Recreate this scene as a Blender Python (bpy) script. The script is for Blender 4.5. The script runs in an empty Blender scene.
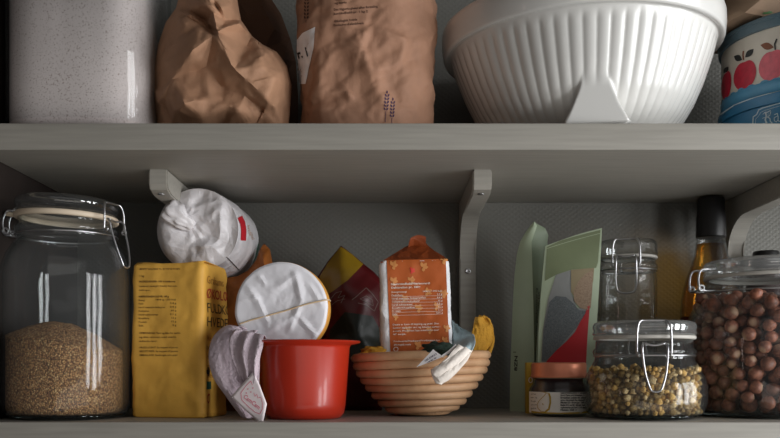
import bpy, bmesh, math, random
from mathutils import Vector, Matrix, noise
from mathutils.bvhtree import BVHTree
from mathutils.geometry import delaunay_2d_cdt
PI = math.pi
C = bpy.context.scene.collection
random.seed(7)

# ------------------------------------------------------------------ camera frame (metres, camera at the origin height)
F, HOR, CXP, DC = 900.0, 366.0, 390.0, 0.90
def W(px, py, Y):
    Z = DC + Y
    return Vector(((px-CXP)/F*Z, Y, (HOR-py)/F*Z))
def proj(v):
    Z = v[1]+DC
    return (CXP+F*v[0]/Z, HOR-F*v[2]/Z)
CAM = Vector((0, -DC, 0))
def ray(px, py): return Vector(((px-CXP)/F, 1.0, (HOR-py)/F)).normalized()

ZL = -0.056      # lower shelf top
ZU0, ZU1 = 0.216, 0.243
YW = 0.2925      # back wall
XL = -0.414      # left wall

# ------------------------------------------------------------------ materials
def lin(c):
    f = lambda v: v/12.92 if v <= .04045 else ((v+.055)/1.055)**2.4
    return tuple(f(x/255.0) for x in c)
def newmat(name):
    m = bpy.data.materials.new(name); m.use_nodes = True
    nt = m.node_tree; nt.nodes.clear()
    out = nt.nodes.new('ShaderNodeOutputMaterial')
    return m, nt, out
def N(nt, t, **kw):
    n = nt.nodes.new(t)
    for k, v in kw.items():
        if hasattr(n, k) and k not in n.inputs: setattr(n, k, v)
        else: n.inputs[k].default_value = v
    return n
def L(nt, a, b): nt.links.new(a, b)
def pmat(name, rgb, rough=.6, var=.15, scale=40, bump=.0, bscale=200, metal=0, spec=.5, rgb2=None, detail=4, sss=0, coat=0, bdist=.002, transl=0):
    """principled with noise colour variation and noise bump"""
    m, nt, out = newmat(name)
    p = N(nt, 'ShaderNodeBsdfPrincipled')
    p.inputs['Roughness'].default_value = rough; p.inputs['Metallic'].default_value = metal
    p.inputs['Specular IOR Level'].default_value = spec
    if coat: p.inputs['Coat Weight'].default_value = coat; p.inputs['Coat Roughness'].default_value = .05
    tc = N(nt, 'ShaderNodeTexCoord')
    ns = N(nt, 'ShaderNodeTexNoise', Scale=scale, Detail=detail)
    L(nt, tc.outputs['Object'], ns.inputs['Vector'])
    cr = N(nt, 'ShaderNodeValToRGB')
    c1 = lin(rgb); c2 = lin(rgb2) if rgb2 else tuple(x*(1-var) for x in c1)
    c1b = c1 if rgb2 else tuple(min(1, x*(1+var)) for x in c1)
    cr.color_ramp.elements[0].position = .35; cr.color_ramp.elements[1].position = .65
    cr.color_ramp.elements[0].color = (*c2, 1); cr.color_ramp.elements[1].color = (*c1b, 1)
    L(nt, ns.outputs['Fac'], cr.inputs['Fac']); L(nt, cr.outputs['Color'], p.inputs['Base Color'])
    if sss:
        p.inputs['Subsurface Weight'].default_value = sss; p.inputs['Subsurface Scale'].default_value = .004
    if bump:
        n2 = N(nt, 'ShaderNodeTexNoise', Scale=bscale, Detail=5)
        L(nt, tc.outputs['Object'], n2.inputs['Vector'])
        b = N(nt, 'ShaderNodeBump', Strength=bump, Distance=bdist)
        L(nt, n2.outputs['Fac'], b.inputs['Height']); L(nt, b.outputs['Normal'], p.inputs['Normal'])
    L(nt, p.outputs[0], out.inputs[0])
    return m
def glass_mat(name, tint=(.97, .98, .98), edge=(.55, .6, .6), spec=.9, base=.022, rough=.02, painted_glare=0):
    """thin clear glass: see-through, darker and more mirror-like at grazing angles"""
    m, nt, out = newmat(name)
    lw = N(nt, 'ShaderNodeLayerWeight', Blend=.5)
    cr = N(nt, 'ShaderNodeValToRGB')
    cr.color_ramp.elements[0].position = .45; cr.color_ramp.elements[1].position = 1.0
    cr.color_ramp.elements[0].color = (*tint, 1); cr.color_ramp.elements[1].color = (*edge, 1)
    L(nt, lw.outputs['Facing'], cr.inputs['Fac'])
    tr = N(nt, 'ShaderNodeBsdfTransparent'); L(nt, cr.outputs['Color'], tr.inputs['Color'])
    tc = N(nt, 'ShaderNodeTexCoord'); ns = N(nt, 'ShaderNodeTexNoise', Scale=25, Detail=1)
    L(nt, tc.outputs['Object'], ns.inputs['Vector'])
    b = N(nt, 'ShaderNodeBump', Strength=.25, Distance=.004); L(nt, ns.outputs['Fac'], b.inputs['Height'])
    gl = N(nt, 'ShaderNodeBsdfGlossy', Roughness=rough); gl.inputs['Color'].default_value = (spec, spec, spec, 1)
    L(nt, b.outputs['Normal'], gl.inputs['Normal'])
    pw = N(nt, 'ShaderNodeMath', operation='POWER'); pw.inputs[1].default_value = 3.5
    L(nt, lw.outputs['Facing'], pw.inputs[0])
    ml = N(nt, 'ShaderNodeMath', operation='MULTIPLY_ADD'); ml.inputs[1].default_value = .55; ml.inputs[2].default_value = base
    L(nt, pw.outputs[0], ml.inputs[0])
    mx = N(nt, 'ShaderNodeMixShader'); L(nt, ml.outputs[0], mx.inputs[0]); L(nt, tr.outputs[0], mx.inputs[1]); L(nt, gl.outputs[0], mx.inputs[2])
    if painted_glare:
        df = N(nt, 'ShaderNodeBsdfDiffuse'); df.inputs['Color'].default_value = (.86, .88, .88, 1)  # flat white mixed in, standing in for window reflections on the glass
        m2 = N(nt, 'ShaderNodeMixShader'); m2.inputs[0].default_value = painted_glare
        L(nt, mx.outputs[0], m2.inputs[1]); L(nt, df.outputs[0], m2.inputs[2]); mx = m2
    L(nt, mx.outputs[0], out.inputs[0])
    return m
def thick_glass(name, col=(.95, .97, .97), ior=1.45, rough=0.0):
    m, nt, out = newmat(name)
    tc = N(nt, 'ShaderNodeTexCoord'); ns = N(nt, 'ShaderNodeTexNoise', Scale=60, Detail=1)
    L(nt, tc.outputs['Object'], ns.inputs['Vector'])
    b = N(nt, 'ShaderNodeBump', Strength=.1, Distance=.003); L(nt, ns.outputs['Fac'], b.inputs['Height'])
    g = N(nt, 'ShaderNodeBsdfGlass', Roughness=rough, IOR=ior); g.inputs['Color'].default_value = (*col, 1)
    L(nt, b.outputs['Normal'], g.inputs['Normal'])
    L(nt, g.outputs[0], out.inputs[0])
    return m
def speckle_mat(name, cols, scale, bump=.6, rough=.8, bdist=.002):
    """many small grains, each with its own tone"""
    m, nt, out = newmat(name)
    p = N(nt, 'ShaderNodeBsdfPrincipled'); p.inputs['Roughness'].default_value = rough
    tc = N(nt, 'ShaderNodeTexCoord'); v = N(nt, 'ShaderNodeTexVoronoi', Scale=scale)
    L(nt, tc.outputs['Object'], v.inputs['Vector'])
    sp = N(nt, 'ShaderNodeSeparateColor'); L(nt, v.outputs['Color'], sp.inputs[0])
    cr = N(nt, 'ShaderNodeValToRGB')
    while len(cr.color_ramp.elements) < len(cols): cr.color_ramp.elements.new(.5)
    for i, c in enumerate(cols):
        cr.color_ramp.elements[i].position = i/(len(cols)-1); cr.color_ramp.elements[i].color = (*lin(c), 1)
    L(nt, sp.outputs[0], cr.inputs['Fac'])
    mu = N(nt, 'ShaderNodeMixRGB', blend_type='MULTIPLY'); mu.inputs[0].default_value = .8
    r2 = N(nt, 'ShaderNodeValToRGB'); r2.color_ramp.elements[0].position = .2; r2.color_ramp.elements[1].position = .75
    r2.color_ramp.elements[0].color = (1, 1, 1, 1); r2.color_ramp.elements[1].color = (.12, .1, .08, 1)
    L(nt, v.outputs['Distance'], r2.inputs['Fac'])
    L(nt, cr.outputs['Color'], mu.inputs[1]); L(nt, r2.outputs['Color'], mu.inputs[2]); L(nt, mu.outputs[0], p.inputs['Base Color'])
    b = N(nt, 'ShaderNodeBump', Strength=bump, Distance=bdist); b.invert = True
    L(nt, v.outputs['Distance'], b.inputs['Height']); L(nt, b.outputs['Normal'], p.inputs['Normal'])
    L(nt, p.outputs[0], out.inputs[0])
    return m
def flour_mat(name):
    m, nt, out = newmat(name)
    p = N(nt, 'ShaderNodeBsdfPrincipled'); p.inputs['Roughness'].default_value = .95
    tc = N(nt, 'ShaderNodeTexCoord'); ns = N(nt, 'ShaderNodeTexNoise', Scale=680, Detail=1, Roughness=.5)
    L(nt, tc.outputs['Object'], ns.inputs['Vector'])
    cr = N(nt, 'ShaderNodeValToRGB'); e = cr.color_ramp.elements
    e[0].position = .30; e[0].color = (*lin((172, 152, 145)), 1); e[1].position = .40; e[1].color = (*lin((226, 212, 209)), 1)
    L(nt, ns.outputs['Fac'], cr.inputs['Fac'])
    n2 = N(nt, 'ShaderNodeTexNoise', Scale=18, Detail=2); L(nt, tc.outputs['Object'], n2.inputs['Vector'])
    mu = N(nt, 'ShaderNodeMixRGB', blend_type='MULTIPLY'); mu.inputs[0].default_value = .2
    L(nt, cr.outputs['Color'], mu.inputs[1]); L(nt, n2.outputs['Fac'], mu.inputs[2])
    L(nt, mu.outputs[0], p.inputs['Base Color']); L(nt, p.outputs[0], out.inputs[0])
    return m
def wallpaper_mat(name, rgb):
    m, nt, out = newmat(name)
    p = N(nt, 'ShaderNodeBsdfPrincipled'); p.inputs['Roughness'].default_value = .55
    tc = N(nt, 'ShaderNodeTexCoord')
    ws = []
    for a in (52, -52):
        mp = N(nt, 'ShaderNodeMapping'); mp.inputs['Rotation'].default_value = (0, math.radians(a), 0)
        L(nt, tc.outputs['Object'], mp.inputs['Vector'])
        w = N(nt, 'ShaderNodeTexWave', Scale=60, Distortion=1.2, Detail=1); w.bands_direction = 'X'
        w.inputs['Detail Scale'].default_value = 2
        L(nt, mp.outputs[0], w.inputs['Vector']); ws.append(w)
    mu = N(nt, 'ShaderNodeMath', operation='MULTIPLY'); L(nt, ws[0].outputs['Fac'], mu.inputs[0]); L(nt, ws[1].outputs['Fac'], mu.inputs[1])
    ns = N(nt, 'ShaderNodeTexNoise', Scale=9, Detail=3); L(nt, tc.outputs['Object'], ns.inputs['Vector'])
    cr = N(nt, 'ShaderNodeValToRGB'); c = lin(rgb)
    cr.color_ramp.elements[0].color = (*[x*.9 for x in c], 1); cr.color_ramp.elements[1].color = (*[x*1.1 for x in c], 1)
    L(nt, ns.outputs['Fac'], cr.inputs['Fac']); L(nt, cr.outputs[0], p.inputs['Base Color'])
    b = N(nt, 'ShaderNodeBump', Strength=.21, Distance=.0014); L(nt, mu.outputs[0], b.inputs['Height']); L(nt, b.outputs['Normal'], p.inputs['Normal'])
    L(nt, p.outputs[0], out.inputs[0])
    return m
def paper_mat(name, rgb, rough=.7, crease=.35, scale=45, transl=0.0, var=.10, spec=.35):
    """paper with sharp small creases (ridged voronoi bump)"""
    m, nt, out = newmat(name)
    p = N(nt, 'ShaderNodeBsdfPrincipled'); p.inputs['Roughness'].default_value = rough; p.inputs['Specular IOR Level'].default_value = spec
    tc = N(nt, 'ShaderNodeTexCoord')
    ns = N(nt, 'ShaderNodeTexNoise', Scale=30, Detail=5); L(nt, tc.outputs['Object'], ns.inputs['Vector'])
    cr = N(nt, 'ShaderNodeValToRGB'); c = lin(rgb)
    cr.color_ramp.elements[0].position = .3; cr.color_ramp.elements[1].position = .7
    cr.color_ramp.elements[0].color = (*[x*(1-var) for x in c], 1); cr.color_ramp.elements[1].color = (*[min(1, x*(1+var)) for x in c], 1)
    L(nt, ns.outputs['Fac'], cr.inputs['Fac']); L(nt, cr.outputs[0], p.inputs['Base Color'])
    nz = N(nt, 'ShaderNodeTexNoise', Scale=scale*.6, Detail=2); L(nt, tc.outputs['Object'], nz.inputs['Vector'])
    mixv = N(nt, 'ShaderNodeMixRGB', blend_type='ADD'); mixv.inputs[0].default_value = .02
    L(nt, tc.outputs['Object'], mixv.inputs[1]); L(nt, nz.outputs['Color'], mixv.inputs[2])
    v = N(nt, 'ShaderNodeTexVoronoi', Scale=scale); v.feature = 'F1'; v.distance = 'MANHATTAN'
    L(nt, mixv.outputs[0], v.inputs['Vector'])
    fb = N(nt, 'ShaderNodeTexNoise', Scale=500, Detail=2); L(nt, tc.outputs['Object'], fb.inputs['Vector'])
    ad = N(nt, 'ShaderNodeMath', operation='MULTIPLY_ADD'); ad.inputs[1].default_value = .12
    L(nt, fb.outputs['Fac'], ad.inputs[0]); L(nt, v.outputs['Distance'], ad.inputs[2])
    b = N(nt, 'ShaderNodeBump', Strength=crease, Distance=.006); L(nt, ad.outputs[0], b.inputs['Height']); L(nt, b.outputs['Normal'], p.inputs['Normal'])
    L(nt, p.outputs[0], out.inputs[0])
    return m
def stripe_paint(name, rgb):
    """brush-painted wood: faint streaks along X"""
    m, nt, out = newmat(name)
    p = N(nt, 'ShaderNodeBsdfPrincipled'); p.inputs['Roughness'].default_value = .5
    tc = N(nt, 'ShaderNodeTexCoord'); mp = N(nt, 'ShaderNodeMapping'); mp.inputs['Scale'].default_value = (3, 60, 60)
    L(nt, tc.outputs['Object'], mp.inputs['Vector'])
    ns = N(nt, 'ShaderNodeTexNoise', Scale=4, Detail=5); L(nt, mp.outputs[0], ns.inputs['Vector'])
    cr = N(nt, 'ShaderNodeValToRGB'); c = lin(rgb)
    cr.color_ramp.elements[0].position = .3; cr.color_ramp.elements[1].position = .7
    cr.color_ramp.elements[0].color = (*[x*.9 for x in c], 1); cr.color_ramp.elements[1].color = (*[x*1.08 for x in c], 1)
    L(nt, ns.outputs['Fac'], cr.inputs['Fac']); L(nt, cr.outputs[0], p.inputs['Base Color'])
    b = N(nt, 'ShaderNodeBump', Strength=.15, Distance=.001); L(nt, ns.outputs['Fac'], b.inputs['Height']); L(nt, b.outputs['Normal'], p.inputs['Normal'])
    L(nt, p.outputs[0], out.inputs[0])
    return m
M = {}
M['shelf'] = stripe_paint('grey_shelf_paint', (163, 159, 150))
M['wall'] = wallpaper_mat('woven_wallpaper', (114, 113, 107))
M['dark_wall'] = pmat('dark_brown_panel', (40, 31, 27), .6, .15, 8, .1, 60)
M['glass'] = glass_mat('clear_glass', painted_glare=.012)
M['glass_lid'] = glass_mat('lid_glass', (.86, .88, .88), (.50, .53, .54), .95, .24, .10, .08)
M['glass_lid_glare'] = glass_mat('glare_lid_glass', (.86, .88, .88), (.50, .53, .54), .95, .30, .10, .16)  # whiter copy of the lid glass, with more reflected light painted in
M['glass_lid_clear'] = glass_mat('clear_lid_glass', (.88, .90, .90), (.45, .48, .49), .95, .10, .05, .015)
M['base_glass'] = thick_glass('thick_base_glass', (.80, .84, .84))
M['steel'] = pmat('steel_wire', (190, 190, 192), .28, .05, 60, metal=1)
M['rubber_cream'] = pmat('cream_rubber', (205, 188, 165), .55, .05)
M['rubber_clear'] = pmat('pale_rubber', (190, 186, 178), .5, .05)
M['flour'] = flour_mat('speckled_flour')
M['grain'] = speckle_mat('brown_grain', [(124, 80, 46), (188, 136, 84), (208, 158, 100), (152, 104, 60), (236, 194, 134)], 560, .8)
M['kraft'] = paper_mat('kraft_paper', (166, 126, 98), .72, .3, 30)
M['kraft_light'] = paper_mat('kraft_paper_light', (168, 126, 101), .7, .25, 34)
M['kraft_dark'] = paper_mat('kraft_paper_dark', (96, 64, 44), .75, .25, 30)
M['kraft_grey'] = paper_mat('kraft_paper_grey', (140, 116, 94), .75, .2, 30)
M['white_label'] = pmat('white_label', (240, 236, 236), .6, .03)
M['ink'] = pmat('black_ink', (34, 24, 22), .7, .05)
M['ink_soft'] = pmat('soft_ink', (84, 54, 40), .7, .05)
M['ink_purple'] = pmat('purple_ink', (62, 34, 70), .7, .05)
M['ceramic'] = pmat('white_glazed_ceramic', (220, 219, 215), .26, .01, 20, coat=.25)
M['tin_cream'] = pmat('cream_tin', (206, 198, 184), .4, .04)
M['tin_blue'] = pmat('mid_blue_tin', (46, 116, 156), .35, .08)
M['tin_blue_pale'] = pmat('pale_blue_tin', (82, 146, 180), .4, .06)
M['tin_lid'] = pmat('grey_blue_lid', (84, 106, 116), .4, .06)
M['tin_white'] = pmat('tin_white_line', (190, 208, 214), .4, .04)
M['apple_red'] = pmat('apple_red', (186, 26, 52), .45, .12, 150)
M['apple_pink'] = pmat('apple_pink', (206, 92, 104), .45, .12, 150)
M['leaf_dark'] = pmat('leaf_dark', (36, 36, 34), .5, .1)
M['leaf_brown'] = pmat('leaf_brown', (124, 70, 40), .5, .1)
M['leaf_green'] = pmat('leaf_green', (62, 104, 52), .6, .1)
M['yellow_paper'] = paper_mat('yellow_paper', (228, 174, 76), .55, .12, 30)
M['ink_brown'] = pmat('brown_ink', (84, 58, 26), .7, .05)
M['ink_red'] = pmat('red_ink', (184, 66, 40), .7, .05)
M['ink_faint'] = pmat('faint_ochre_ink', (172, 116, 44), .7, .05)
M['ink_white'] = pmat('white_ink', (226, 210, 196), .7, .03)
M['white_paper'] = paper_mat('white_paper', (228, 224, 226), .42, .30, 55, spec=.5)
M['white_paper_smooth'] = paper_mat('white_paper_smooth', (226, 224, 228), .45, .08, 30, spec=.5)
M['ribbon_red'] = pmat('red_ribbon_print', (196, 24, 40), .5, .05)
M['print_green'] = pmat('dark_green_print', (44, 84, 66), .6, .1)
M['print_tan'] = pmat('tan_print', (188, 150, 124), .6, .1)
M['orange_paper'] = paper_mat('orange_paper', (158, 92, 36), .65, .3, 40)
M['red_enamel'] = pmat('red_plastic', (176, 42, 20), .3, .04, 20, coat=.25)
M['gold'] = pmat('golden_card', (222, 158, 66), .5, .08)
M['band'] = pmat('rubber_band', (216, 188, 150), .5, .05)
M['muslin'] = pmat('lilac_muslin', (196, 180, 188), .9, .06, 60, .6, 260, bdist=.004)
M['tag_pink'] = pmat('pale_pink_tag', (252, 240, 242), .75, .02)
M['ink_pink'] = pmat('pink_stitch', (226, 128, 148), .8, .04)
M['plastic_yellow'] = pmat('yellow_plastic', (150, 118, 22), .35, .1)
M['plastic_red'] = pmat('dark_red_plastic', (92, 20, 24), .35, .1)
M['plastic_dark'] = pmat('dark_green_plastic', (32, 38, 30), .4, .1)
M['ink_grey'] = pmat('grey_outline', (140, 118, 112), .6, .05)
M['brown_pack'] = paper_mat('russet_paper', (178, 88, 36), .6, .10, 30)
M['brown_fold'] = paper_mat('russet_paper_fold', (132, 60, 24), .5, .3, 60)
M['white_pack'] = paper_mat('white_pack_side', (222, 222, 224), .5, .3, 50)
M['print_amber'] = pmat('amber_print', (206, 136, 74), .6, .1)
M['print_rose'] = pmat('rose_print', (212, 58, 44), .6, .1)
M['rattan'] = pmat('rattan', (212, 170, 130), .55, .12, 26, .3, 120, rgb2=(184, 140, 102))
M['mustard'] = pmat('mustard_jersey', (190, 138, 40), .9, .1, 80, .5, 420, bdist=.003)
M['pale_blue'] = pmat('pale_blue_jersey', (164, 184, 190), .9, .06, 80, .4, 420, bdist=.002)
M['cream_cloth'] = pmat('cream_cotton', (236, 226, 216), .9, .03, 80, .3, 420, bdist=.002)
M['dark_green_cloth'] = pmat('dark_green_cloth', (34, 52, 42), .85, .15, 80, .5, 300)
M['green_pouch'] = pmat('sage_green_foil', (178, 192, 164), .42, .05, 20, .12, 30, bdist=.006)
M['green_pouch_dark'] = pmat('olive_green_foil', (122, 132, 100), .42, .08, 20, .1, 30, bdist=.006)
M['green_pouch_side'] = pmat('sage_shadow_foil', (136, 150, 124), .5, .05, 20)  # darker copy of the sage foil, shade put into the colour
M['speckle_grey'] = pmat('grey_speckle', (112, 118, 120), .6, .3, 900, rgb2=(78, 84, 86))
M['speckle_light'] = pmat('pale_grey_print', (140, 142, 140), .6, .06, 60)
M['speckle_tan'] = pmat('tan_speckle', (164, 142, 118), .6, .3, 900, rgb2=(132, 108, 86))
M['print_khaki'] = pmat('khaki_print', (146, 132, 102), .6, .06)
M['print_red'] = pmat('crimson_print', (180, 22, 32), .5, .05)
M['copper'] = pmat('copper_lid', (226, 140, 108), .34, .04, 60, metal=.45)
M['jam'] = pmat('dark_jam', (38, 12, 12), .2, .3, 60)
M['label_white'] = pmat('jar_label', (250, 246, 238), .6, .03)
M['label_yellow'] = pmat('label_yellow', (196, 160, 46), .6, .06)
M['amber_glass'] = thick_glass('amber_liquid', (.92, .50, .10), 1.36)
M['amber'] = glass_mat('amber_liquid_thin', (.97, .70, .26), (.74, .42, .09), .8, .04)
M['black_cap'] = pmat('black_foil_cap', (20, 19, 20), .35, .1, 40)
M['hazel'] = None
M['bud'] = pmat('dried_flower_yellow', (226, 186, 108), .85, .3, 900, .6, 900, rgb2=(172, 128, 66), bdist=.001)
M['bud2'] = pmat('dried_flower_tan', (236, 212, 160), .85, .3, 900, .6, 900, rgb2=(184, 148, 96), bdist=.001)
M['bud3'] = pmat('dried_flower_olive', (160, 132, 76), .85, .3, 900, .6, 900, rgb2=(104, 78, 40), bdist=.001)
M['crumb'] = speckle_mat('dried_flower_crumbs', [(120, 90, 50), (190, 160, 108), (214, 190, 140), (150, 112, 62)], 330, .9)
def hazel_mat():
    m, nt, out = newmat('hazelnut_shell')
    p = N(nt, 'ShaderNodeBsdfPrincipled'); p.inputs['Roughness'].default_value = .5
    tc = N(nt, 'ShaderNodeTexCoord'); oi = N(nt, 'ShaderNodeObjectInfo')
    ns = N(nt, 'ShaderNodeTexNoise', Scale=260, Detail=4); L(nt, tc.outputs['Object'], ns.inputs['Vector'])
    cr = N(nt, 'ShaderNodeValToRGB')
    cr.color_ramp.elements[0].position = .3; cr.color_ramp.elements[1].position = .75
    cr.color_ramp.elements[0].color = (*lin((116, 68, 52)), 1); cr.color_ramp.elements[1].color = (*lin((186, 124, 98)), 1)
    L(nt, ns.outputs['Fac'], cr.inputs['Fac'])
    hv = N(nt, 'ShaderNodeHueSaturation'); L(nt, cr.outputs[0], hv.inputs['Color'])
    mr = N(nt, 'ShaderNodeMapRange'); mr.inputs['To Min'].default_value = .7; mr.inputs['To Max'].default_value = 1.25
    L(nt, oi.outputs['Random'], mr.inputs['Value']); L(nt, mr.outputs[0], hv.inputs['Value'])
    sx = N(nt, 'ShaderNodeSeparateXYZ'); L(nt, tc.outputs['Object'], sx.inputs[0])
    cp = N(nt, 'ShaderNodeMapRange'); cp.inputs['From Min'].default_value = -.0040; cp.inputs['From Max'].default_value = -.0056
    L(nt, sx.outputs['Z'], cp.inputs['Value'])
    mx = N(nt, 'ShaderNodeMixRGB'); mx.inputs[2].default_value = (*lin((206, 168, 138)), 1)
    L(nt, cp.outputs[0], mx.inputs[0]); L(nt, hv.outputs[0], mx.inputs[1])
    L(nt, mx.outputs[0], p.inputs['Base Color']); L(nt, p.outputs[0], out.inputs[0])
    return m
M['hazel'] = hazel_mat()

# ------------------------------------------------------------------ mesh builder
class MB:
    def __init__(s): s.v = []; s.f = []; s.m = []
    def add(s, vs, fs, mi=0):
        o = len(s.v); s.v += [Vector(v) for v in vs]
        for f in fs: s.f.append(tuple(i+o for i in f)); s.m.append(mi)
        return s
    def merge(s, o, mi=None):
        k = len(s.v); s.v += o.v
        for f, m in zip(o.f, o.m): s.f.append(tuple(i+k for i in f)); s.m.append(m if mi is None else mi)
        return s
    def xform(s, mat): s.v = [mat @ v for v in s.v]; return s
    def bvh(s): return BVHTree.FromPolygons(s.v, s.f)
def sgrid(rows, closed_u=False, cap0=False, cap1=False, mi=0):
    mb = MB(); n = len(rows[0]); fs = []
    for i in range(len(rows)-1):
        for j in range(n if closed_u else n-1):
            a = i*n+j; b = i*n+(j+1) % n
            fs.append((a, b, b+n, a+n))
    vs = [p for r in rows for p in r]
    if cap0:
        vs.append(sum((Vector(p) for p in rows[0]), Vector())/n); k = len(vs)-1
        for j in range(n): fs.append((k, (j+1) % n, j))
    if cap1:
        vs.append(sum((Vector(p) for p in rows[-1]), Vector())/n); k = len(vs)-1; b = (len(rows)-1)*n
        for j in range(n): fs.append((k, b+j, b+(j+1) % n))
    return mb.add(vs, fs, mi)
def sup(th, n):
    return 1.0/((abs(math.cos(th))**n+abs(math.sin(th))**n)**(1.0/n))
def lathe(prof, c, nseg=64, cap0=True, cap1=True, rot=0.0, mod=None):
    rows = []
    for q in prof:
        r, z = q[0], q[1]; n = q[2] if len(q) > 2 else 2
        row = []
        for j in range(nseg):
            th = 2*PI*j/nseg
            rr = r*(sup(th, n)*(.5+.5*1) if n != 2 else 1)
            if mod: rr = mod(rr, z, th)
            row.append(Vector((c[0]+rr*math.cos(th+rot), c[1]+rr*math.sin(th+rot), z)))
        rows.append(row)
    return sgrid(rows, True, cap0, cap1)
def catmull(pts, per=6, closed=False):
    pts = [Vector(p) for p in pts]; n = len(pts); out = []
    rng = range(n if closed else n-1)
    for i in rng:
        p0 = pts[(i-1) % n] if closed or i > 0 else pts[0]*2-pts[1]
        p1 = pts[i]; p2 = pts[(i+1) % n]
        p3 = pts[(i+2) % n] if closed or i+2 < n else pts[-1]*2-pts[-2]
        for k in range(per):
            t = k/per
            out.append(.5*((2*p1)+(p2-p0)*t+(2*p0-5*p1+4*p2-p3)*t*t+(3*p1-p0-3*p2+p3)*t**3))
    if not closed: out.append(pts[-1].copy())
    return out
def tube(pts, r, closed=False, seg=8, smooth=5, flat=None):
    P = catmull(pts, smooth, closed) if smooth else [Vector(p) for p in pts]
    n = len(P); rows = []
    up = None
    for i in range(n):
        a = P[(i-1) % n] if closed or i > 0 else P[0]
        b = P[(i+1) % n] if closed or i < n-1 else P[-1]
        t = (b-a).normalized()
        if up is None:
            up = t.orthogonal().normalized()
        up = (up-t*up.dot(t)); up = up.normalized() if up.length > 1e-9 else t.orthogonal().normalized()
        s = t.cross(up)
        rr = r(i/(n-1)) if callable(r) else r
        rows.append([P[i]+up*rr*math.cos(2*PI*k/seg)+s*rr*math.sin(2*PI*k/seg) for k in range(seg)])
    if closed:
        rows.append(rows[0])
        return sgrid(rows, True)
    return sgrid(rows, True, True, True)
def box(x0, x1, y0, y1, z0, z1, bev=.001):
    bm = bmesh.new(); bmesh.ops.create_cube(bm, size=1)
    for v in bm.verts: v.co = Vector((x0+(v.co.x+.5)*(x1-x0), y0+(v.co.y+.5)*(y1-y0), z0+(v.co.z+.5)*(z1-z0)))
    if bev: bmesh.ops.bevel(bm, geom=bm.edges[:], offset=bev, segments=2, affect='EDGES', profile=.5)
    return from_bm(bm)
def from_bm(bm, free=True):
    bm.verts.ensure_lookup_table(); bm.verts.index_update()
    mb = MB().add([v.co.copy() for v in bm.verts], [[v.index for v in f.verts] for f in bm.faces])
    if free: bm.free()
    return mb
def to_bm(mb):
    bm = bmesh.new(); vs = [bm.verts.new(v) for v in mb.v]
    for f in mb.f:
        try: bm.faces.new([vs[i] for i in f])
        except ValueError: pass
    return bm
def solidify(mb, th):
    bm = to_bm(mb); bmesh.ops.recalc_face_normals(bm, faces=bm.faces[:]); bm.normal_update()
    bm.verts.index_update(); n = len(bm.verts); bm.verts.ensure_lookup_table()
    out = MB(); out.v = [v.co.copy() for v in bm.verts]+[v.co-v.normal*th for v in bm.verts]
    for f in bm.faces:
        ids = [v.index for v in f.verts]; out.f.append(tuple(ids)); out.f.append(tuple(i+n for i in ids[::-1])); out.m += [0, 0]
    for e in bm.edges:
        if e.is_boundary:
            a, b = e.verts[0].index, e.verts[1].index; out.f.append((a, b, b+n, a+n)); out.m.append(0)
    bm.free(); return out
def rrect(w, d, r, n):
    """n points round a rounded rectangle, spaced by arc length, from the front left corner going along the front"""
    segs = []
    hw, hd = w/2, d/2; r = min(r, hw*.99, hd*.99)
    cs = [(hw-r, -hd+r, -PI/2), (hw-r, hd-r, 0), (-hw+r, hd-r, PI/2), (-hw+r, -hd+r, PI)]
    pts = []
    for cx, cy, a in cs:
        for k in range(9):
            t = a+PI/2*k/8; pts.append((cx+r*math.cos(t), cy+r*math.sin(t)))
    pts.append(pts[0])
    d_ = [0]
    for i in range(1, len(pts)): d_.append(d_[-1]+math.dist(pts[i], pts[i-1]))
    out = []; k = 0
    for i in range(n):
        s = d_[-1]*i/n
        while d_[k+1] < s: k += 1
        t = (s-d_[k])/max(1e-9, d_[k+1]-d_[k])
        out.append((pts[k][0]+(pts[k+1][0]-pts[k][0])*t, pts[k][1]+(pts[k+1][1]-pts[k][1])*t))
    return out
_h = {}
def hsh(i, j, k):
    q = (i, j, k)
    if q not in _h: _h[q] = random.Random(i*73856093 ^ j*19349663 ^ k*83492791).uniform(-1, 1)
    return _h[q]
def facet(v):
    # piecewise planar noise: flat facets that meet in sharp creases, like crumpled paper
    w = Vector((noise.noise(v*.8), noise.noise(v*.8+Vector((9, 2, 5))), noise.noise(v*.8+Vector((3, 8, 1)))))*.9
    x, y, z = v.x+.31*v.y+w.x, v.y+.27*v.z+w.y, v.z+.23*v.x+w.z
    i, j, k = math.floor(x), math.floor(y), math.floor(z)
    fr = sorted(((x-i, 0), (y-j, 1), (z-k, 2)), reverse=True)
    q = [i, j, k]; a = (1-fr[0][0])*hsh(*q)
    for m in range(3):
        q[fr[m][1]] += 1
        a += (fr[m][0]-(fr[m+1][0] if m < 2 else 0))*hsh(*q)
    return a
def ridged(p, s, seed=0, octs=3):
    v = Vector(p)*s*.8+Vector((seed*3.1, seed*7.7, seed*1.3)); a = 0; w = 1.5
    for k in range(octs):
        a += w*facet(v); v = v*2.1+Vector((5.2, 1.3, 9.1)); w *= .42
    return a
def crease(px, py, creases):
    h = 0
    for (x0, y0, x1, y1, wl, wr, amp) in creases:
        dx, dy = x1-x0, y1-y0; ln = math.hypot(dx, dy)
        t = ((px-x0)*dx+(py-y0)*dy)/(ln*ln); tc = min(1, max(0, t))
        qx, qy = x0+dx*tc, y0+dy*tc; d = math.hypot(px-qx, py-qy)
        side = (px-x0)*dy-(py-y0)*dx
        w = wl if side < 0 else wr
        end = 1-.55*abs(2*tc-1)**3
        if d < w: h += amp*end*(1-d/w)
    return h

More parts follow.
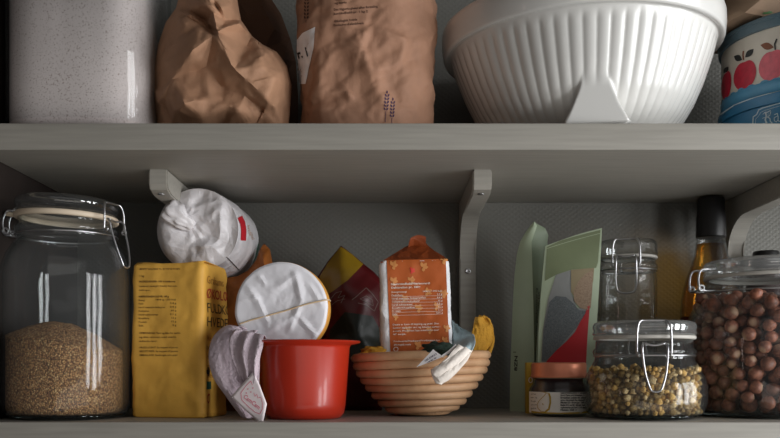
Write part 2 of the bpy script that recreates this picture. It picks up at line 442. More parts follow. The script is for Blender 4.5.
# ------------------------------------------------------------------ objects
ROOT = {}
def obj(name, mb, mats, parent=None, label=None, smooth=True, loc=None, flat_angle=None):
    me = bpy.data.meshes.new(name)
    if parent is not None:
        o0 = ROOT[parent.name]
    else:
        if loc is None:
            n = max(1, len(mb.v)); cx = sum(v.x for v in mb.v)/n; cy = sum(v.y for v in mb.v)/n; loc = (cx, cy, min(v.z for v in mb.v))
        o0 = Vector(loc)
    me.from_pydata([v-o0 for v in mb.v], [], mb.f)
    if not isinstance(mats, (list, tuple)): mats = [mats]
    for m in mats: me.materials.append(m)
    me.polygons.foreach_set('material_index', [min(k, len(mats)-1) for k in mb.m])
    bm = bmesh.new(); bm.from_mesh(me); bmesh.ops.recalc_face_normals(bm, faces=bm.faces[:]); bm.to_mesh(me); bm.free()
    if smooth:
        me.shade_smooth()
        if flat_angle: me.set_sharp_from_angle(angle=math.radians(flat_angle))
    o = bpy.data.objects.new(name, me); C.objects.link(o)
    if parent is not None: o.parent = parent; ROOT[o.name] = o0
    else: o.location = o0; ROOT[o.name] = o0
    if label: o['label'] = label
    return o
def tag(o, label, cat, group=None, kind=None):
    o['label'] = label; o['category'] = cat
    if group: o['group'] = group
    if kind: o['kind'] = kind
    return o
def thing(name, label, cat, loc, group=None):
    o = bpy.data.objects.new(name, None); C.objects.link(o); o.location = loc; o.empty_display_size = .02
    ROOT[o.name] = Vector(loc)
    return tag(o, label, cat, group)

# ------------------------------------------------------------------ prints laid on real surfaces (ray cast to the surface)
def on(bvh, px, py, eps=.0004):
    d = ray(px, py)
    hit, nrm, i, dist = bvh.ray_cast(CAM, d)
    if hit is None:      # just past the silhouette: step back onto the surface
        for k in range(1, 13):
            for sgn in (1, -1):
                h2 = bvh.ray_cast(CAM, ray(px+sgn*k*.6, py))
                if h2[0] is not None: hit, nrm = h2[0], h2[1]; break
            if hit is not None: break
    if hit is None:
        # nearest point beside the silhouette
        q = CAM+d*1.0
        best = bvh.find_nearest(q)
        hit, nrm = best[0], best[1]
    if nrm.dot(d) > 0: nrm = -nrm
    return hit+nrm*eps
def polyfill(mb, pts, f, rings=4, mi=0):
    cx = sum(p[0] for p in pts)/len(pts); cy = sum(p[1] for p in pts)/len(pts)
    n = len(pts); vs = [f(cx, cy)]; fs = []
    for k in range(1, rings+1):
        for p in pts: vs.append(f(cx+(p[0]-cx)*k/rings, cy+(p[1]-cy)*k/rings))
    for j in range(n): fs.append((0, 1+j, 1+(j+1) % n))
    for k in range(rings-1):
        a = 1+k*n
        for j in range(n): fs.append((a+j, a+n+j, a+n+(j+1) % n, a+(j+1) % n))
    mb.add(vs, fs, mi)
def dense(pts, step=2.0):
    out = []; n = len(pts)
    for i in range(n):
        a, b = pts[i], pts[(i+1) % n]; k = max(1, int(math.dist(a, b)/step))
        for j in range(k): out.append((a[0]+(b[0]-a[0])*j/k, a[1]+(b[1]-a[1])*j/k))
    return out
def ell(cx, cy, rx, ry, a=0, n=20):
    a = math.radians(a); o = []
    for k in range(n):
        t = 2*PI*k/n; x, y = rx*math.cos(t), ry*math.sin(t)
        o.append((cx+x*math.cos(a)-y*math.sin(a), cy+x*math.sin(a)+y*math.cos(a)))
    return o
def ribbon(mb, pts, w, f, closed=False, mi=0, step=1.0):
    P = [(p[0], p[1]) for p in pts]
    Q = []
    n = len(P)
    for i in range(n if closed else n-1):
        a, b = P[i], P[(i+1) % n]; k = max(1, int(math.dist(a, b)/step))
        for j in range(k): Q.append((a[0]+(b[0]-a[0])*j/k, a[1]+(b[1]-a[1])*j/k))
    Q.append(P[0] if closed else P[-1])
    rows = []
    m = len(Q)
    for i in range(m):
        a = Q[max(0, i-1)]; b = Q[min(m-1, i+1)]
        dx, dy = b[0]-a[0], b[1]-a[1]; l = math.hypot(dx, dy) or 1
        nx, ny = -dy/l, dx/l
        ww = w(i/(m-1)) if callable(w) else w
        rows.append([f(Q[i][0]+nx*ww/2, Q[i][1]+ny*ww/2), f(Q[i][0]-nx*ww/2, Q[i][1]-ny*ww/2)])
    mb.merge(sgrid(rows), mi)
_glyph = {}
def glyphs(s, bold=0.0):
    key = (s, bold)
    if key in _glyph: return _glyph[key]
    cu = bpy.data.curves.new('tmp_text', 'FONT'); cu.body = s; cu.size = 1; cu.resolution_u = 2; cu.offset = bold
    o = bpy.data.objects.new('tmp_text', cu); C.objects.link(o)
    dg = bpy.context.evaluated_depsgraph_get(); dg.update()
    me = bpy.data.meshes.new_from_object(o.evaluated_get(dg))
    vs = [(v.co.x, v.co.y) for v in me.vertices]; fs = [tuple(p.vertices) for p in me.polygons]
    bpy.data.objects.remove(o); bpy.data.curves.remove(cu); bpy.data.meshes.remove(me)
    _glyph[key] = (vs, fs); return vs, fs
def text(mb, s, f, x, y, cap, width=None, rot=0.0, bold=.012, mi=0, right=False):
    """s written with its baseline starting at (x,y) in the plane of f; cap = capital height; y grows down"""
    vs, fs = glyphs(s, bold)
    if not vs: return
    x0 = min(v[0] for v in vs); x1 = max(v[0] for v in vs)
    k = cap/.69; sx = (width/(x1-x0)) if width else k
    c, sn = math.cos(rot), math.sin(rot)
    pts = []
    for v in vs:
        u = (v[0]-(x1 if right else x0))*sx; w = -v[1]*k
        pts.append(f(x+u*c-w*sn, y+u*sn+w*c))
    mb.add(pts, fs, mi)
def bilin(q):
    """q = four photo points: top-left, top-right, bottom-right, bottom-left; returns unit square -> photo point"""
    def g(u, v):
        a = (q[0][0]+(q[1][0]-q[0][0])*u, q[0][1]+(q[1][1]-q[0][1])*u)
        b = (q[3][0]+(q[2][0]-q[3][0])*u, q[3][1]+(q[2][1]-q[3][1])*u)
        return (a[0]+(b[0]-a[0])*v, a[1]+(b[1]-a[1])*v)
    return g

# ================================================================== ROOM
def quad_wall(name, vs, mat):
    o = obj(name, MB().add(vs, [(0, 1, 2, 3)]), mat, smooth=False); o['kind'] = 'structure'
    o['label'] = {'wall_back': 'grey back wall in embossed woven wallpaper', 'wall_left': 'dark brown side panel at the left end of the shelves'}[name]
    return o
wb = box(XL-.02, 1.0, YW, YW+.03, -.45, .75, 0)
o = obj('wall_back', wb, M['wall'], smooth=False); o['kind'] = 'structure'; o['label'] = 'grey back wall in embossed woven wallpaper'
o = obj('wall_left', box(XL-.025, XL, -.12, YW, -.45, .75, 0), M['dark_wall'], smooth=False); o['kind'] = 'structure'; o['label'] = 'dark brown side panel at the left end of the shelves'

# ------------------------------------------------------------------ shelves
up = thing('wall_shelf', 'upper grey painted shelf on curved wooden brackets, holding the ribbed white bowl', 'shelf', (0.2, YW/2, ZU0))
obj('board', box(XL+.0005, .95, 0, YW-.0005, ZU0, ZU1, .0015), M['shelf'], up, smooth=True, flat_angle=40)
def bracket(xc, w=.021):
    # side outline in (Y,z): arm under the board, curved inner corner, stem down the wall
    zt = ZU0-.0002; yf = .088; yb = YW-.0008
    out = [(yf, zt), (yf, zt-.016), (yf+.004, zt-.0215), (yf+.020, zt-.0255)]
    for k in range(11):          # inner sweep from the arm to the stem
        t = k/10
        a = PI/2*t
        out.append((yb-.018-.060+.060*math.sin(a), zt-.0265-.050*(1-math.cos(a))))
    out += [(yb-.018, zt-.190), (yb-.015, zt-.198), (yb, zt-.200), (yb, zt)]
    bm = bmesh.new()
    a = [bm.verts.new((xc-w/2, y, z)) for y, z in out]; b = [bm.verts.new((xc+w/2, y, z)) for y, z in out]
    n = len(out)
    bm.faces.new(a); bm.faces.new(b[::-1])
    for i in range(n): bm.faces.new((a[i], a[(i+1) % n], b[(i+1) % n], b[i]))
    bmesh.ops.bevel(bm, geom=[e for e in bm.edges if abs(e.verts[0].co.x-e.verts[1].co.x) < 1e-6], offset=.0014, segments=2, affect='EDGES')
    o = obj('bracket', from_bm(bm), M['shelf'], up, flat_angle=35)
    # screws: two under the arm, one on the stem
    for (y, z, ax) in ((yf+.014, zt-.0242, 'z'), (yb-.0185, zt-.092, 'y')):
        sc = lathe([(.0032, 0), (.0036, .0004), (.0034, .0010), (.0022, .0012), (.0014, .0006)], (0, 0), 16)
        if ax == 'z': sc.xform(Matrix.Translation((xc, y, z)) @ Matrix.Rotation(PI, 4, 'X'))
        else: sc.xform(Matrix.Translation((xc, y, z)) @ Matrix.Rotation(PI/2, 4, 'X'))
        obj('screw', sc, M['steel'], o)
    return o
for px in (158, 482.5, 800): bracket((px-CXP)/F*(DC+.088))
lo = obj('wall_shelf', box(XL+.0005, .95, 0, YW-.0005, ZL-.030, ZL, .0015), M['shelf'], smooth=True, flat_angle=40)
tag(lo, 'lower grey painted shelf that carries the jars, packets and bowls', 'shelf')

# ================================================================== clip-top jars
def ang_frame(c, a):
    a = math.radians(a); out = Vector((math.cos(a), math.sin(a), 0)); tn = Vector((-math.sin(a), math.cos(a), 0))
    if out.y < 0 and tn.x < 0: tn = -tn
    return lambda t, z, o: Vector((c[0], c[1], z))+tn*t+out*o
def clip_jar(label, c, prof, lid, seal, clip=None, hinge=None, lid_tilt=None, seal_mat='rubber_clear', nseg=96, band=None, lever_out=0, lid_mat='glass_lid'):
    root = thing('clip_top_jar', label, 'jar', (c[0], c[1], ZL))
    th = .0028
    inner = []
    for q in prof[1:]:
        inner.append((max(.002, q[0]-th), max(q[1], ZL+.005)) + tuple(q[2:]))
    inner = inner[::-1]
    mb = lathe(list(prof)+inner, c, nseg, True, True)
    obj('glass_body', mb, M['glass'], root)
    obj('glass_base', lathe([(prof[0][0]*.6, ZL+.0006), (prof[1][0]-.001, ZL+.0012), (prof[2][0]-.0015, ZL+.0042), (prof[2][0]*.9, ZL+.0050)], c, nseg), M['base_glass'], root, label='thick glass base')
    T = Matrix.Identity(4)
    if lid_tilt:
        piv = Vector((c[0], c[1], lid[0][1]))
        T = Matrix.Translation(piv) @ Matrix.Rotation(math.radians(lid_tilt[0]), 4, 'Y') @ Matrix.Rotation(math.radians(lid_tilt[1]), 4, 'X') @ Matrix.Translation(-piv)
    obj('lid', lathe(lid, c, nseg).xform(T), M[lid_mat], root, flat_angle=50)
    r, z, h = seal
    sp = [(r-.006, z-h), (r-.001, z-h), (r, z-h*.6), (r, z+h*.6), (r-.001, z+h), (r-.006, z+h)]
    rows = [[Vector((c[0]+q[0]*math.cos(2*PI*j/nseg), c[1]+q[0]*math.sin(2*PI*j/nseg), q[1])) for j in range(nseg)] for q in sp+[sp[0]]]
    sm = sgrid(rows, True)
    if lid_tilt:
        f = ang_frame(c, 186)
        sm.merge(tube([f(-.004, z+.001, r-.004), f(0, z+.0015, r+.004), f(.002, z+.002, r+.010)], .0026, seg=8))
    obj('rubber_seal', sm.xform(T), M[seal_mat], root)
    if band:
        br, bz = band
        ring = tube([Vector((c[0]+br*math.cos(2*PI*j/48), c[1]+br*math.sin(2*PI*j/48), bz)) for j in range(48)], .0010, True, smooth=1)
        obj('neck_wire', ring, M['steel'], root)
    if clip:
        a, w, zt, zp, zb, wb, ol, ob, wr = clip
        f = ang_frame(c, a)
        bail = [f(-w, zp, ol), f(-w, zp+(zt-zp)*.35, ol+.0005), f(-w*.96, zt-.008, ol), f(-w*.8, zt-.001, ol-.0015), f(-w*.45, zt, ol-.003),
                f(w*.45, zt, ol-.003), f(w*.8, zt-.001, ol-.0015), f(w*.96, zt-.008, ol), f(w, zp+(zt-zp)*.35, ol+.0005), f(w, zp, ol)]
        b = tube(bail, wr, seg=8, smooth=5)
        for s in (-1, 1):   # eyes at the pivots
            b.merge(tube([f(s*(w-.001), zp+.0022*math.cos(t*PI/4), ol+.0012+.0026*math.sin(t*PI/4)) for t in range(8)], wr*.9, True, smooth=2))
        wc = obj('wire_clip', b, M['steel'], root)
        m = .72
        lev = [f(-w*.62, zp+.012, ol-.001), f(-w*m, zp+.008, ol+.004), f(-w*m, zp, ol+.0055), f(-(w*m+wb)/2-.001, (zp+zb)/2, (ol+ob)/2+.005+lever_out*.5), f(-wb, zb+.004, ob+.003+lever_out),
               f(-wb*.5, zb, ob+.003+lever_out), f(wb*.5, zb, ob+.003+lever_out), f(wb, zb+.004, ob+.003+lever_out),
               f((w*m+wb)/2+.001, (zp+zb)/2, (ol+ob)/2+.005+lever_out*.5), f(w*m, zp, ol+.0055), f(w*m, zp+.008, ol+.004), f(w*.62, zp+.012, ol-.001)]
        lm = tube(lev, wr, seg=8, smooth=5)
        lm.merge(tube([f(-w*.62, zp+.0115, ol+.001), f(0, zp+.0095, ol+.0015), f(w*.62, zp+.0115, ol+.001)], wr, seg=8))
        obj('lever', lm, M['steel'], wc)
    if hinge:
        a, w, z0, z1, o0, o1, wr = hinge
        f = ang_frame(c, a)
        hm = tube([f(-w, z0, o0), f(-w, z0+.001, o1-.003), f(-w*.95, (z0+z1)/2, o1), f(-w*.9, z1-.001, o1-.004), f(-w*.85, z1, o0+.001), f(-w*.8, z1+.002, o0-.001)], wr, seg=8)
        hm.merge(tube([f(w, z0, o0), f(w, z0+.001, o1-.003), f(w*.95, (z0+z1)/2, o1), f(w*.9, z1-.001, o1-.004), f(w*.85, z1, o0+.001), f(w*.8, z1+.002, o0-.001)], wr, seg=8))
        hm.merge(tube([f(-w, z0+.002, o1-.002), f(-w*.4, z0, o1), f(w*.4, z0, o1), f(w, z0+.002, o1-.002)], wr, seg=8))
        for s in (-1, 1):
            hm.merge(tube([f(s*w, z0+.003+.003*math.cos(t*PI/4), o1-.003+.003*math.sin(t*PI/4)) for t in range(8)], wr, True, smooth=2))
        obj('hinge_wire', hm, M['steel'], root)
    return root
# --- big jar of brown grain (far left)
cG = ((67-CXP)/F*.974, .074)
clip_jar('large clip top jar half full of brown grain at the far left', cG,
    [(.050, ZL), (.058, ZL+.0015), (.0635, ZL+.007, 2.15), (.0657, ZL+.016, 2.3), (.0660, .092, 2.3), (.0652, .106, 2.2), (.0615, .119, 2.1), (.0560, .129), (.0510, .1355), (.0500, .139), (.0525, .1415), (.0538, .1445), (.0530, .1480), (.0500, .1495), (.0498, .1580)],
    [(.046, .1615), (.0515, .1620), (.0535, .1640), (.0525, .1660), (.0515, .1680), (.0535, .1700), (.0538, .1730), (.0525, .1765), (.0490, .1785), (.0430, .1790), (.0400, .1775)],
    (.0540, .1592, .0028), clip=(-20, .0165, .172, .143, .104, .006, .0610, .0690, .0011), hinge=(184, .010, .141, .166, .053, .0645, .0011),
    lid_tilt=(2.2, 0), seal_mat='rubber_cream', band=(.0525, .1395), lever_out=.004, lid_mat='glass_lid_clear')
def grain_mesh(c, r, n_exp, top, z0):
    rows = []; ns = 72
    for z in (z0, z0+.002, z0+.006):
        rr = r-.004 if z == z0 else (r-.001 if z == z0+.002 else r)
        rows.append([Vector((c[0]+rr*sup(2*PI*j/ns, n_exp)*math.cos(2*PI*j/ns), c[1]+rr*sup(2*PI*j/ns, n_exp)*math.sin(2*PI*j/ns), z)) for j in range(ns)])
    for q in (1.0, .985, .93, .85, .75, .62, .5, .36, .22, .1):
        row = []
        for j in range(ns):
            th = 2*PI*j/ns; rr = r*sup(th, n_exp)*q
            x, y = rr*math.cos(th), rr*math.sin(th)
            z = top(x, y)+.0012*noise.noise(Vector((x*90, y*90, 0)))
            row.append(Vector((c[0]+x, c[1]+y, z)))
        rows.append(row)
    return sgrid(rows, True, True, True)
def gtop(x, y):
    d = math.hypot(x+.012, y-.0)
    return .0485-.0135*(d/.045)**1.6-.10*max(0, x-.01)*.9
gm = grain_mesh((cG[0]-.0015, cG[1]), .0585, 2.3, gtop, ZL+.0052)
tag(obj('brown_grain', gm, M['grain']), 'mound of small brown grains half filling the large jar at the far left', 'grain', kind='stuff')

# --- chamomile jar
cC = ((644-CXP)/F*.969, .069)
clip_jar('low wide clip top jar of dried yellow flower heads, beside the hazelnut jar', cC,
    [(.045, ZL), (.053, ZL+.0015), (0.0605, ZL+.007, 2.2), (0.0635, ZL+.018, 2.3), (.0635, -.022, 2.3), (.0612, -.011, 2.2), (.0565, -.002), (.0522, .0065), (.0515, .0105), (.0535, .0125), (.0540, .0150), (.0532, .0175), (.0512, .0190), (.0508, .0275)],
    [(.048, .0325), (.0530, .0328), (.0545, .0345), (.0535, .0365), (.0530, .0380), (.0540, .0400), (.0540, .0430), (.0525, .0460), (.0490, .0475), (.0440, .0478), (.0420, .0468)],
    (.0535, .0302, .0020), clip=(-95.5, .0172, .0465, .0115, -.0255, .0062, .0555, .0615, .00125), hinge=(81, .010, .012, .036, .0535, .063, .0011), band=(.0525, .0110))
# --- tall empty jar behind
cT = ((627.5-CXP)/F*1.105, .205)
clip_jar('tall narrow empty clip top jar standing behind the flower head jar', cT,
    [(.026, ZL), (.031, ZL+.0015), (.0340, ZL+.006), (.0350, ZL+.014), (.0350, .100), (.0345, .108), (.0335, .113), (.0333, .116), (.0350, .1180), (.0358, .1205), (.0350, .1230), (.0335, .1245), (.0332, .130)],
    [(.031, .1345), (.0350, .1348), (.0362, .1365), (.0355, .139), (.0350, .1410), (.0352, .147), (.0345, .1505), (.0320, .1530), (.0280, .1535)],
    (.0355, .1322, .0018), clip=(-107, .0160, .1515, .1200, .0870, .0105, .0370, .0360, .0012), hinge=(73, .010, .119, .139, .035, .044, .0011), band=(.0345, .1165), lid_mat='glass_lid_clear')
# --- hazelnut jar
cH = ((770.5-CXP)/F*1.015, .115)
clip_jar('large wide clip top jar full of hazelnuts at the right end of the lower shelf', cH,
    [(0.0704, ZL), (0.0797, ZL+.0015), (0.0866, ZL+.008, 2.2), (0.0903, ZL+.020, 2.3), (0.0903, .035, 2.3), (0.0887, .050, 2.2), (0.0845, .063), (0.0781, .073), (0.0737, .0785), (0.0716, .0815), (0.0733, .0840), (0.0742, .0870), (0.0733, .0900), (0.0710, .0920), (0.0706, .0965)],
    [(0.0646, .1015), (0.0708, .1018), (0.0724, .1035), (0.0714, .1060), (0.0708, .1080), (0.0718, .1100), (0.0720, .1135), (0.0703, .1165), (0.0665, .1180), (0.0599, .1184), (0.0570, .1174)],
    (0.0717, .0992, .0020), clip=(12, .0175, .1165, .0845, .048, .0065, .0765, .0910, .00125), hinge=(188, .011, .083, .107, .0725, .0915, .00125), lid_mat='glass_lid_glare', band=(.0730, .0822))

# ------------------------------------------------------------------ fillings
def drop(c, R, z0, ztop, r, n_max, seed, tries=14, rmin=0, jit=.12):
    rnd = random.Random(seed); cell = 2.4*r; grid = {}; out = []
    def key(x, y): return (int(math.floor(x/cell)), int(math.floor(y/cell)))
    fails = 0
    while len(out) < n_max and fails < 60:
        best = None; rr = r*(1+jit*(rnd.random()*2-1))
        for _ in range(tries):
            while True:
                x, y = rnd.uniform(-R, R), rnd.uniform(-R, R)
                if rmin < math.hypot(x, y) and math.hypot(x, y) < R-rr: break
            z = z0+rr; k = key(x, y)
            for i in (-1, 0, 1):
                for j in (-1, 0, 1):
                    for (a, b, d, q) in grid.get((k[0]+i, k[1]+j), ()):
                        h = (rr+q)**2-(x-a)**2-(y-b)**2
                        if h > 0: z = max(z, d+math.sqrt(h))
            if best is None or z < best[2]: best = (x, y, z, rr)
        if best[2] > ztop: fails += 1; continue
        fails = 0
        out.append(best); grid.setdefault(key(best[0], best[1]), []).append(best)
    return [(c[0]+x, c[1]+y, z, q) for x, y, z, q in out]
def nut_mesh(r, seg=14, rg=9, lumpy=0, seed=0, pointy=.25):
    mb = MB(); rows = []
    for i in range(1, rg):
        ph = PI*i/rg; row = []
        for j in range(seg):
            th = 2*PI*j/seg
            z = -math.cos(ph); q = math.sin(ph)
            zz = z*(1+pointy*.5*max(0, z)**3) if z > 0 else z*.9
            k = 1+(lumpy*noise.noise(Vector((q*math.cos(th)*2+seed, q*math.sin(th)*2, z*2))) if lumpy else 0)
            row.append(Vector((r*q*math.cos(th)*k, r*q*math.sin(th)*k, r*zz*k)))
        rows.append(row)
    return sgrid(rows, True, True, True)
def fill(name, label, cat, group, meshes, balls, n_ind, stuff_name, stuff_label, front_r, c, mats, seed, scale=1.0):
    rnd = random.Random(seed)
    def score(b):
        x, y = b[0]-c[0], b[1]-c[1]
        # seen along the camera direction, how deep behind the front glass
        d = Vector((c[0], c[1]+DC)).normalized(); s = Vector((d.y, -d.x))
        u = x*s.x+y*s.y; w = x*d.x+y*d.y
        dep = w+math.sqrt(max(0, front_r**2-u*u))
        px, py = proj((b[0], b[1], b[2]))
        return dep+(1 if px > 792 else 0)
    balls = sorted(balls, key=score)
    first = []
    for k, (mb, mt) in enumerate(zip(meshes, mats)):
        me = bpy.data.meshes.new(name); me.from_pydata(mb.v, [], mb.f); me.materials.append(mt); me.shade_smooth(); first.append(me)
    src = None
    for b in balls[:n_ind]:
        me = rnd.choice(first)
        if src is None:
            src = bpy.data.objects.new(name, me); o = src
        else:
            o = src.copy(); o.data = me
        C.objects.link(o); tag(o, label, cat, group)
        o.location = b[:3]; s = b[3]/.0065*scale if name == 'hazelnut' else b[3]/.0032*scale
        o.rotation_euler = (rnd.uniform(0, 6.3), rnd.uniform(0, 6.3), rnd.uniform(0, 6.3)); o.scale = (s, s, s)
    rest = MB()
    low = nut_mesh(1, 8, 6)
    for b in balls[n_ind:]:
        rest.add([v*b[3]+Vector(b[:3]) for v in low.v], low.f)
    return rest
hz = drop(cH, .0850, ZL+.0055, .0765, .0073, 1500, 3, 26)
rest = fill('hazelnut', 'reddish brown hazelnut among those filling the large jar at the right end', 'hazelnut', 'hazelnuts in the large jar', [nut_mesh(.0065, 16, 10, .10, 1), nut_mesh(.0065, 16, 10, .14, 4), nut_mesh(.0065, 16, 10, .08, 9, .45)], hz, 300, '', '', .0850, cH, [M['hazel']]*3, 5)
tag(obj('hazelnuts', rest, M['hazel']), 'the mass of hazelnuts deeper inside the large jar at the right end', 'hazelnuts', 'hazelnuts in the large jar', 'stuff')
# dried flower heads: individual heads near the glass and on top, crumbs as the core
core = grain_mesh(cC, .0525, 2.2, lambda x, y: -.012+.004*noise.noise(Vector((x*60, y*60, 2))), ZL+.0058)
tag(obj('flower_crumbs', core, M['crumb']), 'pale crumbled petals packed under the dried flower heads in the low jar', 'dried flowers', kind='stuff')
bd = drop(cC, .0598, ZL+.0055, -.003, .0033, 900, 11, 8, .0505, .42)
bt = drop(cC, .052, -.012, -.001, .0033, 70, 12, 3, 0, .42)
fill('dried_flower_head', 'small round dried yellow flower head in the low clip top jar', 'dried flower', 'dried flower heads in the low jar', [nut_mesh(.0032, 10, 7, .35, 2, 0), nut_mesh(.0032, 10, 7, .45, 6, 0), nut_mesh(.0032, 10, 7, .5, 8, 0)], sorted(bd, key=lambda b: b[1])[:230]+bt, 300, '', '', .0575, cC, [M['bud'], M['bud2'], M['bud3']], 6)

# ================================================================== UPPER SHELF
# --- flour canister (square-shouldered glass)
cF = ((91.5-CXP)/F*1.0, .103)
cn = thing('glass_canister', 'tall square glass canister of speckled flour at the left end of the upper shelf', 'canister', (cF[0], cF[1], ZU1))
Rf = .0790
pf = [(Rf-.018, ZU1, 3), (Rf-.009, ZU1+.0012, 3.4), (Rf-.003, ZU1+.007, 3.8), (Rf, ZU1+.016, 4), (Rf, .46, 4), (Rf-.004, .472, 3.6), (Rf-.016, .482, 3)]
inn = [(q[0]-.003, max(q[1]-.001, ZU1+.005), q[2]) for q in pf[1:]][::-1]
obj('glass_body', lathe(pf+inn, cF, 112), M['glass'], cn)
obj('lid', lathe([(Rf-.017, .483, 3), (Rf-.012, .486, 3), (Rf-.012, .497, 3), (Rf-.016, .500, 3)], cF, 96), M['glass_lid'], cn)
fl = grain_mesh(cF, Rf-.0034, 3.9, lambda x, y: .425+.01*noise.noise(Vector((x*20, y*20, 1))), ZU1+.0058)
tag(obj('speckled_flour', fl, M['flour']), 'pinkish white speckled flour filling the square glass canister', 'flour', kind='stuff')

# --- facetted paper bodies
def facet_body(outline, pts, Yout, back=1.0, cuts=3, sm=1, amp=.0012, ns=60, seed=1, extra=None):
    co = [(p[0], p[1]) for p in outline]; Ys = [p[2] if len(p) > 2 else Yout for p in outline]
    n = len(co)
    co2 = co+[(p[0], p[1]) for p in pts]; Y2 = Ys+[p[2] for p in pts]
    edges = [(i, (i+1) % n) for i in range(n)]
    vv, ee, ff, ov, _, _ = delaunay_2d_cdt([Vector(c) for c in co2], edges, [list(range(n))], 1, 1e-6)
    Yv = [Y2[o_[0]] if o_ else Yout for o_ in ov]
    bm = bmesh.new(); vs = [bm.verts.new(W(v.x, v.y, y)) for v, y in zip(vv, Yv)]
    for f in ff:
        try: bm.faces.new([vs[i] for i in f])
        except ValueError: pass
    bmesh.ops.subdivide_edges(bm, edges=bm.edges[:], cuts=cuts, use_grid_fill=True)
    bmesh.ops.triangulate(bm, faces=[f for f in bm.faces if len(f.verts) > 4])
    inner = [v for v in bm.verts if not v.is_boundary]
    for _ in range(sm): bmesh.ops.smooth_vert(bm, verts=inner, factor=.5, use_axis_x=True, use_axis_y=True, use_axis_z=True)
    for v in inner:
        v.co.y -= amp*ridged(v.co, ns, seed)
        if extra: v.co.y -= extra(*proj(v.co))
    bm.verts.index_update()
    front = MB().add([v.co.copy() for v in bm.verts], [[v.index for v in f.verts] for f in bm.faces])
    bd = [v.is_boundary for v in bm.verts]; nb = len(front.v)
    mp = {}; 
    for i, v in enumerate(list(front.v)):
        if bd[i]: mp[i] = i
        else:
            mp[i] = len(front.v); yo = Yout
            front.v.append(Vector((v.x, yo+(yo-v.y)*back, v.z)))
    for f in list(front.f):
        front.f.append(tuple(mp[i] for i in f[::-1])); front.m.append(0)
    bm.free()
    return front
# bag 2: crumpled brown bag
b0 = 142
bagA = facet_body([(160, b0), (155, 108), (153.5, 88), (154, 70), (158, 45), (166, 22), (176, 8), (181, -12), (205, -14), (236, -12), (238, 4), (241, 20), (252, 36), (262, 44), (277, 52), (287, 66), (291.5, 85), (290.5, 105), (287, b0), (254, b0), (215, b0), (175, b0)],
    [(193, 50, .012), (185, 104, .020), (161, 97, .050), (230, 106, .032), (206, 66, .036), (222, 88, .043), (213, 36, .022), (235, 70, .014), (250, 83, .022), (275, 78, .030), (262, 54, .036), (282, 72, .055),
     (187, 17.5, .036), (200, 25, .030), (217, 31, .016), (239, 24, .045), (206, 20, .062), (190, 10, .060), (226, 20, .045), (222, 9, .028), (205, 4, .024), (214, 14, .030), (230, 6, .050), (213, -4, .035),
     (200, 116, .034), (174, 116, .045), (166, 101, .053), (250, 116, .045), (238, 110, .030), (267, 99, .026), (264, 112, .05), (165, 62, .055), (176, 38, .046), (172, 80, .045), (277, 110, .055), (262, 66, .022), (283, 92, .058), (208, 98, .032), (245, 96, .037)],
    .082, .6, 7, 1, .0015, 105, 2, lambda px, py: crease(px, py, [(161, 98, 173, 126, 3, 3, -.006), (267, 99, 253, 126, 3, 3, -.006), (185, 15, 219, 31, 7, 2.5, -.010), (193, 50, 184, 105, 5, 3, .0022), (213, 36, 236, 71, 4, 3, .0022), (236, 71, 251, 83, 4, 3, .002), (251, 83, 276, 78, 4, 3, .003),
    (161, 98, 230, 106, 3, 4, .0018), (187, 17, 217, 31, 2, 5, .003), (217, 31, 240, 24, 4, 3, .003), (240, 24, 252, 38, 3, 3, .002), (262, 46, 284, 68, 5, 4, .002), (170, 40, 162, 80, 5, 5, .0018), (213, 0, 221, 14, 3, 3, -.008), (232, 48, 262, 66, 4, 4, .0016), (200, 106, 203, 126, 5, 5, .0015)]))
tag(obj('paper_bag', bagA, M['kraft'], flat_angle=45), 'crumpled brown paper bag with a gathered top, next to the flour canister', 'bag')
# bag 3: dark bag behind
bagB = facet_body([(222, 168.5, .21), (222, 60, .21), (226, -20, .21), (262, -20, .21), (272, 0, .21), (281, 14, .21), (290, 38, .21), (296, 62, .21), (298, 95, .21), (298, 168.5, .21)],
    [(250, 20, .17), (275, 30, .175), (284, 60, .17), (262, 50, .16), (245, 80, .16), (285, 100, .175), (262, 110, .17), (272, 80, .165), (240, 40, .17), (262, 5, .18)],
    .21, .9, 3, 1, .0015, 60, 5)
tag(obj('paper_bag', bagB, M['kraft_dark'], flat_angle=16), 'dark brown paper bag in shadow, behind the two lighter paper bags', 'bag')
# --- pack builder
def pack(cx, cy, w, d, z0, z1, r=.006, n=132, nz=60, amp=.0010, ns=50, seed=1, prof=None, creases=(), topfall=.004, rot=0, pinch=0):
    rows = []
    zs = [0, .006, .02]+[.02+(.97-.02)*k/nz for k in range(1, nz)]+[.97, .99, 1.0]
    for t in zs:
        z = z0+(z1-z0)*t
        k = prof(t) if prof else 1
        e = 1
        if t == 0: e = .93
        if t == .006: e = .975
        if t == .99: e = .985
        if t == 1.0: e = .95
        row = []
        for (x, y) in rrect(w*k*e, d*k*e, r, n):
            if rot:
                c_, s_ = math.cos(rot), math.sin(rot); x, y = x*c_-y*s_, x*s_+y*c_
            v = Vector((cx+x, cy+y, z))
            nr = Vector((x/(w/2), y/(d/2), 0)); nr = Vector((nr.x**5, nr.y**5, 0)); nr.normalize()
            h = amp*ridged(v, ns, seed)*min(1, 8*t+.2)
            if creases and nr.y < .2:
                px, py = proj(v); h += crease(px, py, creases)
            row.append(v+nr*h)
        rows.append(row)
    return sgrid(rows, True, True, True)
